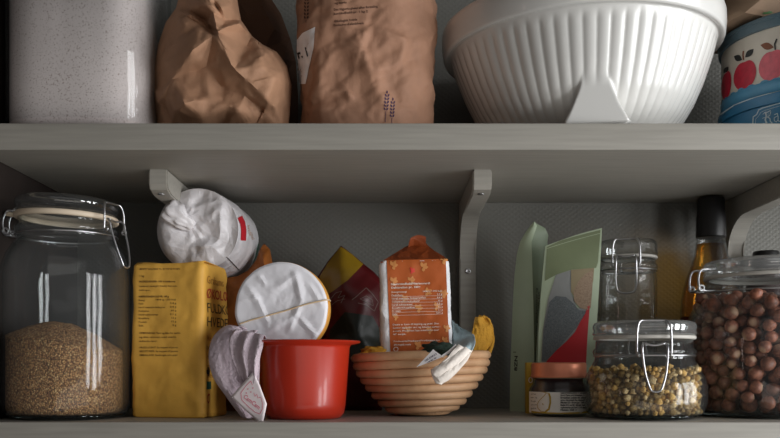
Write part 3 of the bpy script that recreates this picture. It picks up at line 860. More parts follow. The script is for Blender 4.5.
# bag 5: large brown flour bag with prints
bigc = (-.026, .100)
def bigprof(t): return .90+.10*min(1, t*1.9)+.012*math.sin(t*5)
big = pack(bigc[0], bigc[1], .1535, .125, ZU1, .465, .055, 190, 120, .0024, 42, 3, bigprof,
    [(366, 30, 362, 48, 26, 6, .0072), (362, 48, 371, 76, 20, 5, .0060), (371, 76, 400, 62, 6, 14, .0045), (405, 40, 400, 62, 10, 5, .0045), (376, 28, 405, 40, 12, 5, .0033), (345, 92, 352, 98, 5, 4, .0033), (312, 100, 340, 92, 4, 12, .0039), (371, 76, 386, 106, 18, 12, .0042), (318, 50, 322, 100, 9, 8, .0024), (310, 112, 330, 108, 4, 7, .002)])
bb = thing('flour_bag', 'big brown paper flour bag with a white numbered label and purple wheat ears', 'bag', (bigc[0], bigc[1], ZU1))
obj('bag_body', big, M['kraft_light'], bb)
bv = big.bvh()
on_big = lambda x, y: on(bv, x, y, .0005)
t = MB()
ro = math.radians(-4.5)
for s, x, y, w in (('opbevares tørt og køligt', 335, .5, 24), ('og mørkt', 335, 4.5, 12), ('Det frigjorte gluten efter formaling', 334, 11, 44), ('kornindhold pr. 1 kg 2', 334, 15, 34), ('Økologisk hvede', 334.5, 22.5, 23), ('Produceret af ølandshvede', 334, 26.5, 30)):
    text(t, s, on_big, x, y, 2.3, w, ro, .02)
obj('printed_text', t, M['ink_soft'], bb, label='small dark printed lines on the bag')
lab = MB(); polyfill(lab, dense([(297.5, 40), (303, 33), (315.5, 27), (314, 48), (309, 70), (306, 84), (298, 84)], 2), lambda x, y: on(bv, x, y, .0008), 6)
lo_ = obj('white_label', lab, M['white_label'], bb, label='white stuck on label')
lt = MB(); text(lt, 'r. 1', lambda x, y: on(bv, x, y, .0014), 299.5, 58.5, 8.5, 10, math.radians(-14), .03)
obj('label_text', lt, M['ink'], lo_)
def wheat(mb, x0, y0, n, sp, leaf, f, stem, lean=0.0, mi=0, wd=1.0):
    for k in range(n):
        y = y0+k*sp; x = x0+lean*k
        for s in (-1, 1): polyfill(mb, ell(x+s*1.3*wd, y+.6, .75*wd, leaf, 25*s, 8), f, 1, mi)
    polyfill(mb, ell(x0, y0-sp*.8, .7*wd, leaf, 0, 8), f, 1, mi)
    ribbon(mb, [(x0+lean*n, y0+n*sp-.5), (x0+lean*n*1.4, y0+n*sp+stem)], .5, f, False, mi)
we = MB(); wheat(we, 387, 95, 5, 3.3, 1.6, on_big, 11, -.25); wheat(we, 392.7, 102, 5, 3.3, 1.6, on_big, 5, -.15)
obj('wheat_print', we, M['ink_purple'], bb, label='two purple printed ears of wheat')
we2 = MB(); wheat(we2, 307, -1, 6, 3.6, 1.5, on_big, 2, -.1, 0, 1.1)
obj('wheat_print', we2, M['ink_soft'], bb, label='dark printed ear of wheat')

# --- mixing bowl
cB = (.2215, .130); SB = 1.0
bw = thing('mixing_bowl', 'large white ribbed ceramic mixing bowl on the upper shelf', 'bowl', (cB[0], cB[1], ZU1))
th0 = math.radians(-90-6)
def rb(z):
    P = [(ZU1, .082), (ZU1+.004, .090), (ZU1+.012, .099), (ZU1+.022, .108), (ZU1+.038, .1185), (ZU1+.060, .1290), (ZU1+.085, .1385), (ZU1+.108, .1455)]
    for (a, ra), (b, rb_) in zip(P, P[1:]):
        if z <= b: return ra+(rb_-ra)*(z-a)/(b-a)
    return P[-1][1]
outer = [(rb(ZU1+.0), ZU1)]+[(rb(ZU1+.108*k/36), ZU1+.108*k/36) for k in range(1, 37)]
rim = [(.1475, ZU1+.1075), (.1515, ZU1+.106), (.1530, ZU1+.109), (.1545, ZU1+.120), (.1545, ZU1+.130), (.1530, ZU1+.136), (.1495, ZU1+.138), (.1460, ZU1+.136)]
inner = [(.1420, ZU1+.125), (.138, ZU1+.100), (.128, ZU1+.070), (.114, ZU1+.042), (.095, ZU1+.022), (.06, ZU1+.012), (.02, ZU1+.010)]
NR = 64
def bmod(r, z, th):
    zz = (z-ZU1)
    if r < .1 and zz > .005 and zz < .02 and False: return r
    return r
rows = []; ns = NR*9
for part, prof_ in (('o', outer), ('r', rim), ('i', inner)):
    for (r, z) in prof_:
        row = []; zz = z-ZU1
        for j in range(ns):
            th = 2*PI*j/ns; rr = r
            if part == 'o':
                fade = min(1, max(0, (.103-zz)/.006))*min(1, max(0, (zz-.004)/.01))
                ph = (th*NR/(2*PI)) % 1.0
                rr = r+fade*(.0015*(abs(math.sin(PI*ph))**.8)-.0012)*(r/.14)
                dth = (th-th0+PI) % (2*PI)-PI
                if abs(dth) < .7:
                    t_ = r*math.sin(dth); D = .1205
                    wv = .010+.012*max(0, min(1, (.050-zz)/.042))**.75
                    pad = (D-5.0*max(0, abs(t_)-wv))/math.cos(dth)
                    if zz < .056: 
                        s = max(rr, pad); k = .0035
                        h = max(0, min(1, .5+.5*(pad-rr)/k)); rr = rr*(1-h)+pad*h+k*h*(1-h)
            row.append(Vector((cB[0]+rr*math.cos(th), cB[1]+rr*math.sin(th), z)))
        rows.append(row)
bwm = sgrid(rows, True, True, True)
for v in bwm.v: v.x = cB[0]+(v.x-cB[0])*1.022; v.y = cB[1]+(v.y-cB[1])*1.022; v.z = ZU1+(v.z-ZU1)*1.03
bwm.xform(Matrix.Translation((cB[0], cB[1], ZU1)) @ Matrix.Rotation(math.radians(-1.9), 4, 'Y') @ Matrix.Translation((-cB[0], -cB[1], -ZU1)))
dzb = ZU1-min(v.z for v in bwm.v)
for v in bwm.v: v.z += dzb
obj('ceramic_body', bwm, M['ceramic'], bw)

# --- cake tins
cK = ((812-CXP)/F*1.03, .130); RK = .0985
zs_ = .293
t1 = thing('biscuit_tin', 'round bright blue tin with old style white lettering, under the apple tin', 'tin', (cK[0], cK[1], ZU1))
tb = lathe([(RK-.004, ZU1), (RK+.001, ZU1+.002), (RK+.001, zs_-.012), (RK+.001, zs_-.011)], cK, 96)
obj('tin_body', tb, M['tin_blue'], t1, flat_angle=50)
tl = lathe([(RK+.0018, zs_-.013), (RK+.0030, zs_-.0122), (RK+.0030, zs_-.003), (RK+.0020, zs_-.0008), (RK-.003, zs_-.0004)], cK, 96)
obj('lid', tl, M['tin_blue'], t1, flat_angle=50)
kb = tb.bvh(); onk = lambda x, y: on(kb, x, y, .0005)
k = MB()
ribbon(k, [(717, 117), (735, 105), (755, 97.5), (790, 88)], 1.1, lambda x, y: on(tl.bvh(), x, y, .0005))
ribbon(k, [(753, 126), (753.5, 117), (757, 114.5), (759, 110), (763, 108), (790, 100.5)], 1.1, onk)
ribbon(k, [(755.5, 126), (756, 119), (759, 116), (761, 112.5), (765, 110.5), (790, 103)], .4, onk)
obj('white_frame_lines', k, M['tin_white'], t1)
k = MB()   # blackletter Ka
ribbon(k, [(765.8, 112.5), (766.5, 116), (765.5, 120), (767, 123.5)], lambda t: 1.6, onk)
ribbon(k, [(763, 114.5), (765, 112.6), (768, 112.2), (771, 110.3)], lambda t: .5+.6*math.sin(PI*t), onk)
ribbon(k, [(767, 117.5), (770, 115.5), (771, 111.5)], .7, onk)
ribbon(k, [(767.5, 117), (770.2, 118.5), (770.5, 121.5), (772.5, 123)], 1.1, onk)
ribbon(k, [(762.5, 118.5), (765, 117.5)], .6, onk); ribbon(k, [(763, 123.5), (767, 123.4)], .6, onk)
ribbon(k, [(768.3, 113), (768.3, 116)], .4, onk)
ribbon(k, [(774.5, 114.8), (777.5, 113.5), (778.3, 117), (778.2, 120.5), (780, 121.8)], 1.0, onk)
ribbon(k, [(777.5, 116.2), (774.3, 118), (774.6, 121), (776.5, 122), (778, 120)], .8, onk)
ribbon(k, [(782, 112.5), (783, 121)], 1.0, onk)
obj('lettering', k, M['tin_white'], t1)
z2 = .363
t2 = thing('cake_tin', 'cream tin printed with red apples, standing on the bright blue tin', 'tin', (cK[0], cK[1], zs_))
cm = lathe([(RK-.003, zs_), (RK-.001, zs_+.001), (RK-.001, z2+.004)], cK, 96)
obj('tin_body', cm, M['tin_cream'], t2, flat_angle=50)
bd_ = lathe([(RK-.0008, zs_+.0005), (RK-.0002, zs_+.001), (RK-.0002, zs_+.0135), (RK-.0008, zs_+.0137)], cK, 96, False, False)
bl = MB(); bl.merge(bd_)
for q in range(40):
    a = 2*PI*q/40+.04*math.sin(q*3)
    hgt = .0015+.0012*((q*7) % 5)/5
    p = [(a-.055, 0), (a-.03, hgt*.8), (a, hgt), (a+.03, hgt*.7), (a+.055, 0)]
    vs = [Vector((cK[0]+RK*math.cos(x), cK[1]+RK*math.sin(x), zs_+.0135+y)) for x, y in p]
    bl.add(vs, [(0, 1, 2, 3, 4)])
obj('blue_band', bl, M['tin_blue_pale'], t2)
obj('lid', lathe([(RK-.0005, z2), (RK+.0022, z2+.0005), (RK+.0022, z2+.008), (RK+.0032, z2+.009), (RK+.0032, z2+.0125), (RK+.001, z2+.0140), (RK-.004, z2+.0142), (RK-.006, z2+.0132)], cK, 96), M['tin_lid'], t2, flat_angle=40)
cb = cm.bvh(); onc = lambda x, y: on(cb, x, y, .0006)
# apples wrap round the tin; the ones in view follow the photo, the rest continue the row
def apple(fm, cx, cy, w, h, f, lean):
    p = []
    for k in range(28):
        a = 2*PI*k/28; x = math.sin(a); y = -math.cos(a)
        rr = 1-.13*math.exp(-((a if a < PI else a-2*PI)/.35)**2)-.05*math.exp(-((a-PI)/.35)**2)
        p.append((cx+x*w*rr, cy+y*h*rr+lean*x))
    polyfill(fm, p, f, 4)
a1 = MB(); apple(a1, 745.2, 75, 11.2, 15, onc, -4)
obj('apple_print', a1, M['apple_red'], t2, label='red printed apple')
a1 = MB(); apple(a1, 726.8, 85, 5.0, 14, onc, -4)
obj('apple_print', a1, M['apple_red'], t2, label='red printed apple curving out of sight')
a2 = MB(); apple(a2, 772.5, 65, 13.5, 15.5, onc, -4)
obj('apple_print', a2, M['apple_pink'], t2, label='pink printed apple')
def leaf(fm, x, y, l, w, a, f):
    a = math.radians(a); p = []
    for k in range(14):
        t = k/13; p.append((t*l, -w*math.sin(PI*t)**1.0))
    for k in range(12, 0, -1):
        t = k/13; p.append((t*l, w*math.sin(PI*t)))
    polyfill(fm, [(x+u*math.cos(a)-v*math.sin(a), y+u*math.sin(a)+v*math.cos(a)) for u, v in p], f, 2)
for lf in ((745.5, 57.5, 12, 2.8, -45), (742.5, 60, 9, 3.2, -155), (724, 73, 8, 2.2, -52)):
    a3 = MB(); leaf(a3, *lf, onc); obj('leaf_print', a3, M['leaf_dark'], t2, label='black printed leaf')
a3 = MB(); ribbon(a3, [(775.5, 50), (775, 44), (777, 39)], 1.6, onc); obj('stalk_print', a3, M['leaf_dark'], t2)
a4 = MB(); leaf(a4, 774, 47.5, 13.5, 3.6, -170, onc); obj('leaf_print', a4, M['leaf_brown'], t2, label='brown printed leaf')
a4 = MB(); ribbon(a4, [(744, 60), (743.3, 55), (743.8, 51)], 1.4, onc); obj('stalk_print', a4, M['leaf_brown'], t2)
# --- brown bag resting on the tin
zt = z2+.0144
bagC = facet_body([(704, 28.5, .14), (700, 10, .14), (694, -20, .14), (760, -60, .14), (850, -60, .14), (860, -10, .14), (858, 24, .14), (800, 28.5, .14), (740, 28.5, .14)],
    [(725, 16, .09), (745, 5, .07), (770, 10, .08), (735, -20, .09), (775, -20, .07), (800, 0, .085), (830, 5, .09), (820, -30, .09), (720, -8, .10), (712, 20, .11)], .14, .9, 4, 1, .0012, 60, 8)
mz = min(v.z for v in bagC.v)
for v in bagC.v: v.z += zt-mz
rt = thing('paper_bag', 'greyish brown paper bag resting on top of the apple tin', 'bag', (cK[0], .14, zt))
obj('bag_body', bagC, M['kraft_grey'], rt, flat_angle=16)
gb = bagC.bvh(); g = MB()
polyfill(g, [(762, 13.5), (764, 12), (766, 12), (769, 11), (772, 11.5), (771, 12.5), (774, 12.8), (768, 13.8), (764, 14)], lambda x, y: on(gb, x, y, .0006), 2)
obj('leaf_print', g, M['leaf_green'], rt, label='small green print')

# ================================================================== LOWER SHELF
# --- yellow flour packet
PH = math.radians(13.5); yw, yd, yt = .0862, .068, .111
yC = Vector((-.1995, .061, 0)); yu = Vector((math.cos(PH), -math.sin(PH), 0)); yv = Vector((math.sin(PH), math.cos(PH), 0))
yc0 = yC-yu*yw/2+yv*yd/2
yp = thing('flour_packet', 'mustard yellow paper flour packet with dark printed text, right of the big grain jar', 'packet', (yc0.x, yc0.y, ZL))
def yprof(t): return .985+.02*math.sin(t*PI)+.012*max(0, .06-t)/.06
ym = pack(yc0.x, yc0.y, yw, yd, ZL, yt, .007, 140, 60, .0009, 50, 12, yprof, rot=-PH, creases=
    [(170, 360, 168, 415, 10, 14, .0010), (133, 405, 145, 412, 4, 8, .0012), (140, 352, 200, 356, 6, 10, .0008), (190, 345, 194, 300, 8, 5, .0008)])
obj('packet_body', ym, M['yellow_paper'], yp, flat_angle=30)
# folded top flaps
fm = MB()
fl_rows = []
for i in range(9):
    u = i/8; q0 = yC-yu*(yw-.003-(yw-.006)*u)
    fl_rows.append([q0+yv*(.004+.0015*math.sin(u*9))+Vector((0, 0, yt-.001)), q0+yv*.010+Vector((0, 0, yt+.0016+.0012*math.sin(u*7+1))), q0+yv*.040+Vector((0, 0, yt+.0010)), q0+yv*.055+Vector((0, 0, yt-.0002))])
obj('folded_top', solidify(sgrid(fl_rows), .0006), M['yellow_paper'], yp)
yb = ym.bvh(); ony = lambda x, y: on(yb, x, y, .0005)
t = MB()
def yl(s, x, y, w, cap=1.7, right=False, bold=.0): text(t, s, ony, x, y, cap, w, math.radians(-.3), bold*.4+.006, right=right)
yl('MINDST HOLDBAR TIL: SE TOP AF POSEN', 140, 270.0, 40)
yl('1 kg', 140, 277, 4.5, 2)
yl('INGREDIENSER: 100 % fuldkorns', 139.5, 282.5, 36, bold=.03); yl('hvedemel, økologisk (hvede). Kan inde-', 139.5, 287, 38); yl('holde spor.', 139.5, 291, 11)
yl('NÆRINGSINDHOLD PR. 100 g', 139, 297.5, 30, bold=.035); yl('Energi', 139, 301, 6); yl('1414 kJ / 335 kcal', 176, 300.5, 20, right=True)
for i, (a, b) in enumerate((('Fedt', '2,4 g'), ('heraf mættede fedtsyrer', '0,4 g'), ('Kulhydrat', '61 g'), ('heraf sukkerarter', '2,1 g'), ('Kostfibre', '12 g'), ('Protein', '12 g'), ('Salt', '0 g'))):
    y = 304.6+i*3.65
    yl(a, 139, y, len(a)*1.15); yl(b, 176.5, y-.6, len(b)*1.25, right=True)
yl('OPBEVARING: Tørt og ikke for varmt', 139.5, 334, 41, bold=.02); yl('og ikke sammen med stærkt', 139.5, 338, 37); yl('duftende varer.', 139.5, 342, 18)
yl('PRODUCENT: Se toppen af posen', 140, 348.5, 38); yl('BEDST FØR: Se toppen af posen', 140, 352.2, 38); yl('EMBALLAGE: Genbruges som papir', 140, 356, 38)
obj('printed_text', t, M['ink_brown'], yp, label='dark brown small print on the front')
# right side lettering, laid out on the side face (u along depth, v down)
def side(u, v):
    if u > 1: return yC+yv*(yd+.0012)-yu*((u-1)*yd+.001)+Vector((0, 0, yt-(yt-ZL)*v))
    p = yC+yv*(.004+(yd-.008)*u)+Vector((0, 0, yt-(yt-ZL)*v))
    hit, nrm, i, d = yb.ray_cast(p+yu*.04, -yu)
    return (hit if hit is not None else p)+yu*.0005
t = MB(); text(t, 'ØKOLOGISK', side, .08, .225, .062, 1.45, 0, .012); obj('side_lettering', t, M['ink_red'], yp, label='red lettering on the side')
t = MB(); text(t, 'FULDKORNS', side, .08, .318, .062, 1.5, 0, .004); text(t, 'HVEDEMEL', side, .08, .408, .062, 1.4, 0, .004); obj('side_lettering', t, M['ink_brown'], yp, label='dark lettering on the side')
t = MB(); text(t, 'Grahams', side, .08, .13, .05, .75, 0, .005)
for i, s in enumerate(('Mel malet af', 'hele korn af', 'hvede giver', 'grovere brød', 'med fibre')): text(t, s, side, .08, .50+i*.06, .034, .6, 0, .005)
obj('side_lettering', t, M['ink_faint'], yp, label='faint ochre lettering on the side')
def disc_uv(mb, u, v, ru, rv, n=20): polyfill(mb, [(u+ru*math.cos(2*PI*k/n), v+rv*math.sin(2*PI*k/n)) for k in range(n)], side, 1)
t = MB(); disc_uv(t, .14, .70, .075, .030); obj('round_mark', t, M['ink'], yp, label='black round mark')
t = MB(); polyfill(t, [(.08, .765), (.24, .765), (.24, .815), (.08, .815)], side, 1); obj('square_mark', t, M['print_green'], yp, label='green square mark')
t = MB(); ribbon(t, [(.14+.06*math.cos(2*PI*k/24), .875+.026*math.sin(2*PI*k/24)) for k in range(24)], .012, side, True, step=.05); obj('round_mark', t, M['ink_red'], yp, label='red ring mark')

# --- white round flour bag lying on the yellow packet
rc = W(196.5, 229.5, .146); rR = .0484
ax = Vector((.08, 1, .0)).normalized()
sx_ = Vector((1, -.08, 0)).normalized(); sz_ = ax.cross(sx_); sz_ = -sz_ if sz_.z < 0 else sz_
wr_ = thing('flour_bag', 'white round paper flour bag lying on its side on the yellow packet, crumpled end forward', 'bag', rc+Vector((0, .06, -rR)))
rows = []; ns = 110
def rp(r, th, dep): return rc+sx_*r*math.cos(th)+sz_*r*math.sin(th)+ax*dep
knot = (-.013, .012)
for i in range(34):      # front end, centre to edge
    qn = i/33; row = []
    for j in range(ns):
        th = 2*PI*j/ns; r = rR*(.02+.98*qn)
        p = Vector((math.cos(th)*r, math.sin(th)*r, 0))
        dk = math.hypot(p.x-knot[0], p.y-knot[1])
        an = math.atan2(p.y-knot[1], p.x-knot[0])
        # folds radiating from the gathered knot, dome, creases
        fold = .0007*(abs(((an*1.6+.9*noise.noise(p*40)) % 1)-.5)*4-1)*min(1, dk/.02)*(1-qn**6)
        dep = .004-.006*(1-qn**2)+fold+.0066*ridged(p, 27, 4, 2)*(1-qn**7)
        row.append(rp(r, th, dep))
    rows.append(row)
for i in range(1, 22):   # side
    t_ = i/21; row = []
    for j in range(ns):
        th = 2*PI*j/ns
        r = rR*(1.0+.02*math.sin(t_*PI))+.0007*ridged(Vector((math.cos(th), math.sin(th), t_*3)), 1.6, 6)
        if t_ > .92: r *= 1-.25*((t_-.92)/.08)**2
        row.append(rp(r, th, .0055+.1165*t_))
    rows.append(row)
zmin = yt+.0020
rm = sgrid(rows, True, True, True)
obj('bag_body', rm, M['white_paper'], wr_, flat_angle=14)
# gathered tuft
tf = []
for i in range(16):
    s = i/15; row = []
    wd = .0055+.0105*s**.9-(.004*(s-.85)/.15 if s > .85 else 0)
    for j in range(40):
        th = 2*PI*j/40
        k = 1+.10*math.sin(th*7+s*3)+.40*noise.noise(Vector((math.cos(th)*2.5, math.sin(th)*2.5, s*4)))
        cx_, cy_ = -.004-.026*s, .002+.021*s
        x = cx_+.62*wd*math.cos(th)*k; y = cy_+.78*wd*math.cos(th)*k
        row.append(rp(math.hypot(x, y), math.atan2(y, x), -.002-.010*s*(2-s)-.62*wd*math.sin(th)*k))
    tf.append(row)
obj('gathered_end', sgrid(tf, True, True, True), M['white_paper'], wr_)
rbv = rm.bvh(); onr = lambda x, y: on(rbv, x, y, .0006)
t = MB()
ribbon(t, [(239.5, 217), (242.3, 223), (243.4, 230), (243, 240.5)], 5.2, onr)
rbn = obj('red_ribbon_print', t, M['ribbon_red'], wr_, label='red printed ribbon')
t = MB(); text(t, 'Skærtoft', onr, 240.5, 217.5, 2.4, 17, math.radians(80), .02); obj('ribbon_text', t, M['ink_white'], rbn)
t = MB()
for s, x, y in (('hvede', 246.5, 226), ('mel', 250, 234)): text(t, s, onr, x, y, 3, None, math.radians(75), .0)
obj('printed_text', t, M['print_tan'], wr_)
t = MB(); polyfill(t, [(258.5, 241.5), (260, 246), (260.2, 254), (258.5, 260), (254, 264.5), (255, 256), (256.5, 248)], onr, 3); obj('green_print', t, M['print_green'], wr_, label='dark green printed shape')
t = MB(); ribbon(t, [(226.5, 257), (232, 262.5), (239, 270)], .8, onr); obj('printed_line', t, M['ink'], wr_)

# --- orange packet behind
orp = facet_body([(205, 413.5), (205, 281.5), (222, 281), (237, 279), (248, 273), (256, 263), (260, 252), (264, 246), (270, 252), (273, 268), (274, 310), (274, 413.5)],
    [(240, 295, .19), (254, 282, .19), (263, 262, .200), (266, 280, .195), (245, 310, .185), (262, 320, .19), (240, 340, .185), (255, 370, .185), (262, 400, .19), (225, 395, .19), (220, 320, .19), (222, 350, .185)], .225, .8, 3, 1, .0012, 60, 9)
mz = min(v.z for v in orp.v)
for v in orp.v: v.z = ZL+(v.z-mz)*1.0
tag(obj('paper_packet', orp, M['orange_paper'], flat_angle=60), 'dull orange crumpled packet behind the white round flour bag', 'packet')

# --- red bowl
cR = ((304-CXP)/F*.967, .067)
rp_ = [(.036, ZL), (.0395, ZL+.001), (.0432, ZL+.006), (.0448, ZL+.016), (.0490, .0195), (.0505, .0225), (.0600, .0245), (.0608, .0258), (.0600, .0270), (.0500, .0270), (.0470, .0250), (.0430, ZL+.016), (.0405, ZL+.006), (.0300, ZL+.004)]
rbm = lathe(rp_, cR, 96)
tag(obj('plastic_bowl', rbm, M['red_enamel'], flat_angle=60), 'bright red straight sided bowl with a flat rim, on the lower shelf', 'bowl')
# --- white round parcel standing in the red bowl
pc = W(281, 308.5, .049); pR = .0490; pax = Vector((.035, 1, .02)).normalized()
px_ = Vector((1, -.035, 0)).normalized(); pz_ = Vector((0, 0, 1)); pz_ = (pz_-pax*pz_.dot(pax)).normalized()
pw = thing('round_parcel', 'round white paper wrapped parcel held by a rubber band, propped in the red bowl', 'parcel', pc+Vector((0, .02, -pR)))
def pp(r, th, dep): return pc+px_*r*math.cos(th)+pz_*r*math.sin(th)+pax*dep
rows = []
PC = [(246, 285, 258, 300, 6, 5, .0017), (258, 300, 268, 322, 7, 4, .0020), (295, 272, 302, 300, 5, 6, .0020), (302, 300, 290, 330, 6, 4, .0017), (258, 275, 265, 284, 4, 4, .0017), (310, 285, 322, 305, 5, 4, .0017), (268, 332, 300, 312, 4, 6, .0013), (300, 318, 318, 338, 5, 4, .0020), (240, 300, 258, 298, 3, 4, .0013), (275, 290, 296, 274, 5, 5, .0013)]
for i in range(40):
    qn = i/39; row = []
    for j in range(120):
        th = 2*PI*j/120; r = pR*(.02+.98*qn)*(1+(.018*noise.noise(Vector((math.cos(th)*3, math.sin(th)*3, 4))) if qn > .8 else 0))
        p = pp(r, th, 0); h = crease(*proj(p), PC)
        row.append(pp(r, th, -.0012*(1-qn**3)-h-.0007*ridged(Vector((math.cos(th)*r, math.sin(th)*r, 0)), 60, 3)*(1-qn**6)+(.0015*((qn-.93)/.07)**2 if qn > .93 else 0)))
    rows.append(row)
for i in range(1, 4):
    rows.append([pp(pR*(1.004+.012*noise.noise(Vector((math.cos(2*PI*j/120)*3, math.sin(2*PI*j/120)*3, 4)))), 2*PI*j/120, .0015+.0025*i) for j in range(120)])
pm = sgrid(rows, True, True, False)
obj('wrapping', pm, M['white_paper_smooth'], pw, flat_angle=12)
obj('side', sgrid([[pp(r, 2*PI*j/96, d) for j in range(96)] for r, d in ((pR*.98, .002), (pR*1.012, .006), (pR*1.015, .03), (pR*.97, .034))], True, True, True), M['gold'], pw, label='golden band round the edge of the parcel', flat_angle=60)
pb = pm.bvh(); t = MB()
bandpts = [(239.5, 324), (252, 320), (270, 315), (288, 310), (305, 304.5), (318, 301.5), (327, 300)]
tb_ = [on(pb, *p, .0011) for p in bandpts]
tb_.append(pp(pR*1.02, math.asin(min(1, (tb_[-1]-pc).dot(pz_)/pR)), .03))
obj('rubber_band', tube(tb_, .0008, seg=8, smooth=8), M['band'], pw)

# --- lilac cloth with tag
def strip(left, right, nu=26, per=6, fold=None, th=.0012):
    Lc = catmull([Vector(p) for p in left], per); Rc = catmull([Vector(p) for p in right], per)
    rows = []
    for i, (a, b) in enumerate(zip(Lc, Rc)):
        row = []; v = i/(len(Lc)-1)
        for j in range(nu):
            u = j/(nu-1); q = a+(b-a)*u
            y = q.z-(fold(u, v) if fold else 0)
            row.append(W(q.x, q.y, y))
        rows.append(row)
    return solidify(sgrid(rows), th) if th else sgrid(rows)
ct = thing('muslin_cloth', 'lilac grey muslin cloth hanging over the left rim of the red bowl', 'cloth', W(240, 405, .03))
cback = strip([(246, 330, .060), (228, 325, .056), (213, 337, .050), (208.5, 357, .044), (213, 377, .041), (224, 394, .040), (238, 413, .036), (243, 418, .0345)],
              [(262, 334, .060), (256, 331, .050), (247, 350, .042), (244, 370, .040), (248, 388, .038), (253, 400, .036), (258, 412, .034), (256, 418, .033)],
              40, 8, lambda u, v: .0035*math.sin(u*7)+.0022*abs(math.sin(v*26))*(1-u)**2+.0035*math.sin(PI*u)+.0008*noise.noise(Vector((u*12, v*18, 1))))
obj('cloth_back_layer', cback, M['muslin'], ct)
cfront = strip([(247, 332, .058), (236, 329, .040), (229, 340, .034), (231, 356, .031), (238, 371, .030), (244, 385, .029)],
               [(268, 340, .060), (264, 335, .030), (263, 346, .0175), (260.5, 356, .0175), (259, 368, .019), (258, 384, .020)],
               44, 8, lambda u, v: .0028*math.sin(u*15+v*3)*min(1, v*4)+.003*math.sin(PI*u)*min(1, v*3)+.0008*noise.noise(Vector((u*14, v*16, 5))))
obj('cloth_front_layer', cfront, M['muslin'], ct)
tq = [(253.2, 371.5, .017), (231, 396.5, .026), (246, 411, .024), (262.3, 425, .016), (266.5, 404, .012), (259, 384, .014)]
tg = MB(); cxy = (250, 399, .0175)
def tagmap(x, y): return W(x, y, .0265-.0125*((x-231)/35)-.001*math.sin((y-372)/14))
polyfill(tg, dense([(p[0], p[1]) for p in tq], 4), tagmap, 6)
tg = solidify(tg, .0008)
tgo = obj('tag', tg, M['tag_pink'], ct, label='pale pink sewn tag')
tbv = tg.bvh(); ont = lambda x, y: on(tbv, x, y, .0004)
t = MB()
ribbon(t, [(251, 381), (246, 386), (241, 393), (242, 400), (248, 406), (255, 412), (260, 414), (262.5, 409), (262.5, 403)], .6, ont)
ribbon(t, [(262.5, 403), (261, 397), (258, 398), (257, 394), (255, 396.5), (254, 392.5)], .5, ont)
ribbon(t, [(251, 381), (252.5, 385)], .5, ont)
for x, y in ((248, 389), (251, 392), (246.5, 393), (253, 388)): polyfill(t, [(x+(1.1 if k % 2 == 0 else .45)*math.cos(PI*k/5), y+(1.1 if k % 2 == 0 else .45)*math.sin(PI*k/5)) for k in range(10)], ont, 1)
text(t, 'CamCam', ont, 243.3, 397.5, 4.2, 19.5, math.radians(38), .012)
obj('tag_print', t, M['ink_pink'], tgo)

# --- yellow and red plastic bag behind
yr = thing('plastic_bag', 'yellow and dark red plastic bag in the shadow behind the red bowl', 'bag', W(352, 412, .22))
Yb = lambda x, y: .205+.0005*(330-y)*.5
def bagpt(x, y, k=0): return W(x, y, .215+.00022*(y-245)*-1+.055-k)
yrm = facet_body([(341, 245.5), (352, 254), (364, 264), (374, 272), (382, 281), (386, 300), (384, 340), (382, 412), (328, 412), (322, 340), (316, 300), (318, 276), (328, 261)],
    [(342, 268, .213), (350, 290, .205), (335, 300, .21), (365, 300, .208), (355, 330, .205), (340, 345, .21), (370, 350, .21), (352, 385, .21)], .235, .8, 4, 2, .001, 50, 4)
mz = min(v.z for v in yrm.v)
for v in yrm.v: v.z -= (mz-ZL)*max(0, min(1, (.02-v.z)/.07))
obj('bag_body', yrm, M['plastic_red'], yr)
ybv = yrm.bvh(); ony2 = lambda x, y: on(ybv, x, y, .0007)
t = MB(); polyfill(t, dense([(341, 247), (352, 255), (363, 264.5), (348, 280), (333, 291.5), (323, 297), (319.5, 285), (320, 276.5), (329, 262)], 3), ony2, 6); obj('yellow_panel', t, M['plastic_yellow'], yr)
t = MB(); polyfill(t, dense([(330, 330), (345, 312), (372, 316), (380, 330), (379, 360), (330, 360)], 3), ony2, 6); obj('dark_panel', t, M['plastic_dark'], yr)
t = MB()
ribbon(t, [(352, 300), (357, 296), (366, 288), (372, 294), (378, 302), (374, 311), (366, 305), (358, 303)], .7, ony2)
ribbon(t, [(360, 299), (366, 296), (372, 300), (373, 306), (366, 302)], .5, ony2, True)
ribbon(t, [(330, 300), (336, 293), (342, 291), (338, 298), (345, 295), (341, 303)], .7, ony2)
ribbon(t, [(332, 305), (337, 301), (345, 299)], .5, ony2)
obj('outlined_lettering', t, M['ink_grey'], yr)

# --- banneton basket
bc = (W(422.5, 0, .125).x, .125)
hw = [(357.5, 70), (365, 68.6), (372.5, 65.8), (380, 61.6), (387.5, 56.6), (395, 50.8), (402, 44.5), (408.3, 37.5), (412.8, 29)]
bk = MB(); tr_ = .0042
for (py, w_) in hw:
    r = w_*1.025/F-tr_*1.15; z = (HOR-py)/F*1.025
    z = max(z, ZL+tr_*1.1)
    P = []
    for j in range(72):
        th = 2*PI*j/72; rr = r*(1+.004*math.sin(th*3+py)); P.append(Vector((bc[0]+rr*math.cos(th), bc[1]+rr*math.sin(th), z+.0006*math.sin(th*2+py*.7))))
    bk.merge(tube(P, tr_*1.17, True, 12, 1))
for k in range(4):
    r = .024-.0075*k
    if r < .002: r = .0022
    bk.merge(tube([Vector((bc[0]+r*math.cos(2*PI*j/32), bc[1]+r*math.sin(2*PI*j/32), ZL+.0055)) for j in range(32)], tr_*1.02, True, 8, 1))
